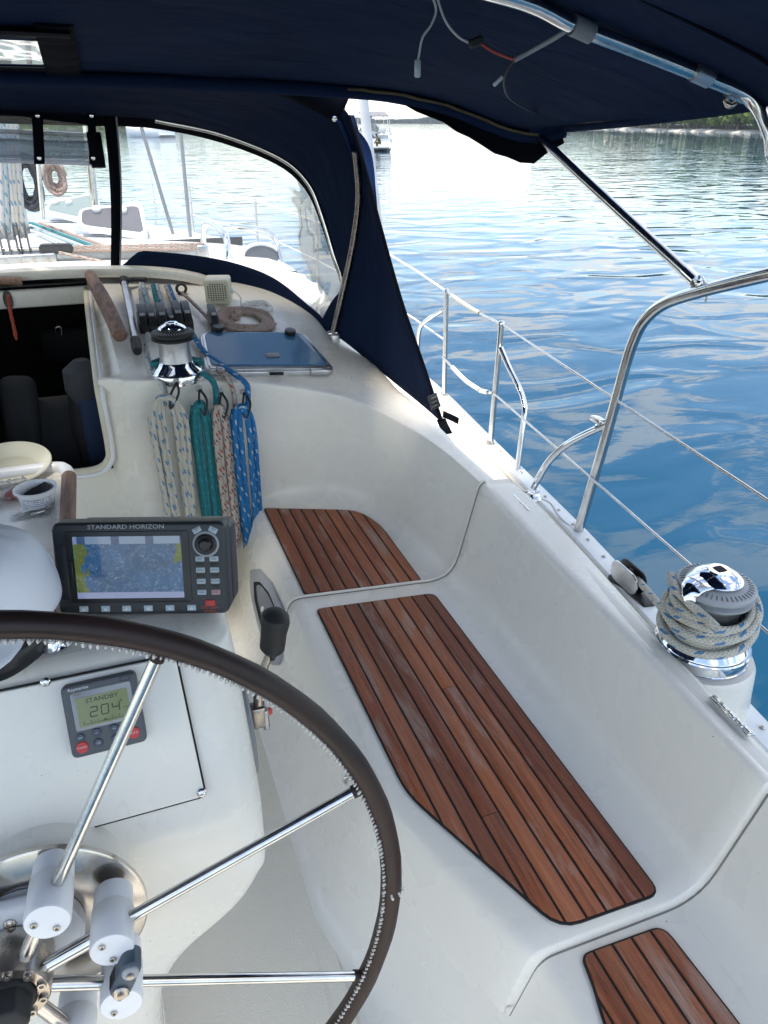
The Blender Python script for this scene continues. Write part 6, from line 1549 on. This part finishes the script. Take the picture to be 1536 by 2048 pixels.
# ------------------------------------------------------------------ anchored sailboat with people
def far_boat(name, label, pos, heading, sc, detail=True):
    M = Matrix.Translation(pos) @ Matrix.Rotation(heading, 4, 'Z') @ Matrix.Scale(sc, 4)
    th_ = thing(name, label, 'sailboat', M=M)
    rows = []
    for k in range(25):
        f = k / 24; y = -5.0 + 12.0 * f; hw = 1.75 * (1 - .06 * (1 - f)) * (math.cos(math.pi / 2 * max(0, (f - .45) / .55)) ** .75 if f > .45 else 1) + .01; sh = 1.15 + .35 * f * f
        rows.append([Vector((-hw * .98, y, sh)), Vector((-hw, y, sh * .8)), Vector((-hw * .96, y, .15)), Vector((-hw * .75, y, -.25)), Vector((0, y, -.45)), Vector((hw * .75, y, -.25)), Vector((hw * .96, y, .15)), Vector((hw, y, sh * .8)), Vector((hw * .98, y, sh))])
    WMt = WM[th_]
    def L(name, rows, mat, closed=False): return loft(name, [[WMt @ p for p in r] for r in rows], mat, th_, closed)
    L('hull', rows, 'hull_white')
    L('deck', [[r[0], Vector((0, r[0].y, r[0].z + .06)), r[-1]] for r in rows[3:]], 'deck_white')
    L('transom', [[Vector((-1.6, -5.0, .25)), Vector((0, -5.05, .2)), Vector((1.6, -5.0, .25))], [Vector((-1.62, -4.75, 1.15)), Vector((0, -4.8, 1.15)), Vector((1.62, -4.75, 1.15))]], 'hull_white')
    box('swim_platform', (2.7, .7, .08), Matrix.Translation((0, -5.25, .38)), 'deck_white', th_, .03, 1, True)
    box('cockpit_well', (1.6, 2.2, .05), Matrix.Translation((0, -3.4, 1.0)), 'nonskid', th_, 0, 1, True)
    for s_ in (-1, 1): box('cockpit_coaming', (.55, 2.6, .38), Matrix.Translation((1.15 * s_, -3.2, 1.25)), 'deck_white', th_, .1, 2, True)
    L('cabin', [[Vector((-1.1, y, 1.2)), Vector((-.95, y, 1.2 + h_)), Vector((0, y, 1.28 + h_)), Vector((.95, y, 1.2 + h_)), Vector((1.1, y, 1.2))] for y, h_ in ((-2.1, .02), (-2.0, .45), (.5, .40), (2.6, .1))], 'deck_white')
    tube('mast', [(0, 1.2, 1.5), (0, 1.2, 15)], .09, 'aluminium', th_, 8, local=True)
    tube('boom', [(0, 1.1, 2.75), (0, -3.2, 2.95)], .07, 'aluminium', th_, 8, local=True)
    tube('furled_sail', [(0, 1.0, 2.95), (0, -.6, 3.05), (0, -2.0, 3.06), (0, -3.1, 3.05)], [.26, .24, .18, .10], 'sail_white', th_, 10, local=True)
    tube('backstay', [(0, -5.0, 1.2), (0, 1.2, 15)], .012, 'steel', th_, 5, local=True)
    tube('forestay', [(0, 6.9, 1.6), (0, 1.2, 14.6)], .05, 'sail_white', th_, 6, local=True)
    for s_ in (-1, 1): tube('shroud', [(1.5 * s_, 1.1, 1.3), (0, 1.2, 13.5)], .012, 'steel', th_, 5, local=True)
    # arch / bimini with solar panels
    for s_ in (-1, 1):
        for yy in (-4.7, -3.0): tube('bimini_post', [(1.35 * s_, yy, 1.2), (1.3 * s_, yy + .1, 3.1)], .025, 'steel', th_, 6, local=True)
    box('bimini_top', (2.9, 2.4, .06), Matrix.Translation((0, -3.6, 3.1)), 'sail_white', th_, .02, 1, True)
    for k in range(3):
        pnl = box('solar_panel', (.86, 1.7, .04), Matrix.Translation((-.93 + .93 * k, -4.1, 3.28)) @ Matrix.Rotation(.22, 4, 'X'), 'solar', th_, 0, 1, True)
        box('panel_frame', (.90, 1.74, .03), Matrix.Translation((-.93 + .93 * k, -4.1, 3.262)) @ Matrix.Rotation(.22, 4, 'X'), 'aluminium', th_, 0, 1, True)
    tube('antenna_pole', [(1.45, -4.85, 1.2), (1.45, -4.85, 4.75)], .035, 'white_plastic', th_, 6, local=True)
    box('antenna_head', (.95, .25, .09), Matrix.Translation((1.45, -4.85, 4.8)), 'white_plastic', th_, .03, 1, True)
    L('sprayhood', [[Vector((1.15 * math.cos(a), y, 1.5 + h_ * math.sin(a))) for a in [math.pi * k / 10 for k in range(11)]] for y, h_ in ((-1.0, .25), (-1.6, .95), (-2.3, 1.05))], 'sail_white')
    for s_ in (-1, 1):
        tube('pushpit', [(1.5 * s_, -3.4, 1.8), (1.55 * s_, -4.6, 1.8), (1.45 * s_, -4.85, 1.75), (.6 * s_, -4.9, 1.75), (.6 * s_, -4.9, 1.15)], .02, 'steel', th_, 6, n=3, local=True)
        wh = tube('helm_wheel', [(.75 * s_ + .42 * math.cos(a), -3.9, 1.75 + .42 * math.sin(a)) for a in [2 * math.pi * k / 20 for k in range(20)]], .022, 'steel', th_, 6, True, local=True)
    box('outboard_crate', (.7, .35, .6), Matrix.Translation((.75, -4.75, 1.9)) @ Matrix.Rotation(.25, 4, 'Y'), 'sail_white', th_, .05, 2, True)
    lifeb = tube('life_ring', [(1.5 + .02 * math.cos(a), -4.9 + .0 * a, 1.75 + .32 * math.sin(a)) if False else (1.55, -4.9 + .30 * math.cos(a), 1.75 + .32 * math.sin(a)) for a in [2 * math.pi * k / 20 for k in range(20)]], .05, 'sail_white', th_, 6, True, local=True)
    box('deck_locker', (.5, .3, .25), Matrix.Translation((-.4, -4.6, 1.35)), 'dark_case', th_, .04, 1, True)
    return th_, M
bp_ = PZ(752, 303, WATER_Z); bdist = math.hypot(bp_.x, bp_.y)
hd = math.atan2(-bp_.x, bp_.y) + .22
M_rot = Matrix.Rotation(hd, 4, 'Z')
SCB = bdist / 82 * 1.0
bo, bM = far_boat('anchored_sailboat', 'anchored white sailboat with solar panels, its stern towards us beyond the dodger edge', bp_ + M_rot @ Vector((0, 5.2 * SCB, 0)), hd, SCB)
def person(label, M, pose, mat, capm):
    js = pose; me = bpy.data.meshes.new('person'); names = list(js); idx = {n_: i for i, n_ in enumerate(names)}
    E = [('pelvis', 'chest'), ('chest', 'neck'), ('neck', 'head'), ('head', 'crown'), ('chest', 'ls'), ('ls', 'le'), ('le', 'lh'), ('chest', 'rs'), ('rs', 're'), ('re', 'rh'), ('pelvis', 'lp'), ('lp', 'lk'), ('lk', 'lf'), ('pelvis', 'rp'), ('rp', 'rk'), ('rk', 'rf')]
    me.from_pydata([js[n_] for n_ in names], [(idx[a], idx[b]) for a, b in E], []); o = bpy.data.objects.new('person', me); COL.objects.link(o); o.matrix_world = M; WM[o] = M
    sk = o.modifiers.new('skin', 'SKIN'); rad = dict(pelvis=.15, chest=.17, neck=.06, head=.10, crown=.085, ls=.075, rs=.075, le=.05, re=.05, lh=.04, rh=.04, lp=.10, rp=.10, lk=.075, rk=.075, lf=.055, rf=.055)
    for n_ in names: me.skin_vertices[0].data[idx[n_]].radius = (rad[n_], rad[n_])
    me.skin_vertices[0].data[0].use_root = True
    sb = o.modifiers.new('sub', 'SUBSURF'); sb.levels = 1; sb.render_levels = 1; sb2 = me.materials.append(MATS[mat])
    hd_ = Vector(js['crown'])
    lathe('cap', [(.115, -.02), (.115, .03), (.09, .08), (.04, .11)], Matrix.Translation(hd_) , capm, o, 14, True)
    lathe('cap_peak', [(.10, -.02), (.10, -.008)], Matrix.Translation(hd_ + Vector((-.10, -.05, 0))), capm, o, 12, True)
    tag(o, label, 'person'); return o
simple('skin', (.30, .16, .10), .6)
crouch = dict(pelvis=(0, 0, .30), chest=(-.22, -.05, .68), neck=(-.33, -.07, .86), head=(-.42, -.10, .98), crown=(-.45, -.11, 1.06), ls=(-.30, .14, .75), le=(-.46, .16, .48), lh=(-.66, .08, .28), rs=(-.28, -.24, .75), re=(-.48, -.28, .48), rh=(-.68, -.18, .26), lp=(-.05, .12, .28), lk=(-.42, .18, .36), lf=(-.34, .16, -.02), rp=(-.05, -.14, .28), rk=(-.40, -.22, .40), rf=(-.32, -.20, 0))
person('person in a brown shirt and blue cap crouching on the stern platform of the sailboat', bM @ Matrix.Translation((.45, -5.25, .44)), crouch, 'shirt', 'interior_blue')
sit = dict(pelvis=(0, 0, .45), chest=(.02, .02, .92), neck=(.02, .03, 1.08), head=(.02, .0, 1.2), crown=(.02, 0, 1.28), ls=(-.18, 0, .98), le=(-.25, -.08, .72), lh=(-.12, -.28, .6), rs=(.2, 0, .98), re=(.26, -.08, .72), rh=(.14, -.28, .6), lp=(-.1, 0, .42), lk=(-.14, -.42, .45), lf=(-.14, -.45, 0), rp=(.1, 0, .42), rk=(.14, -.42, .45), rf=(.14, -.45, 0))
person('person in dark clothes sitting in the cockpit of the anchored sailboat', bM @ Matrix.Translation((-.75, -3.6, 1.05)), sit, 'interior_bag', 'dark_case')
b2p = PZ(300, 274, WATER_Z)
far_boat('moored_sailboat', 'distant white sailboat seen through the upper dodger window', b2p + Vector((0, 0, 0)), .5, 1.15)
# the hazy air over the bay
V, F = box_data((5560, 4560, 24))
hz_ = mesh('haze', [Vector((v.x + 250, v.y + 1350, v.z + WATER_Z + 11)) for v in V], F, 'white_print', None, False)
hm = bpy.data.materials.new('haze_air'); hm.use_nodes = True; hm.node_tree.nodes.clear()
ho = hm.node_tree.nodes.new('ShaderNodeOutputMaterial'); hv = hm.node_tree.nodes.new('ShaderNodeVolumePrincipled')
hv.inputs['Color'].default_value = (.80, .90, 1, 1); hv.inputs['Density'].default_value = .0002; hm.node_tree.links.new(hv.outputs[0], ho.inputs['Volume'])
hz_.data.materials.clear(); hz_.data.materials.append(hm); hz_['kind'] = 'stuff'; hz_['label'] = 'thin hazy air over the bay'
print('objects', len(bpy.data.objects))
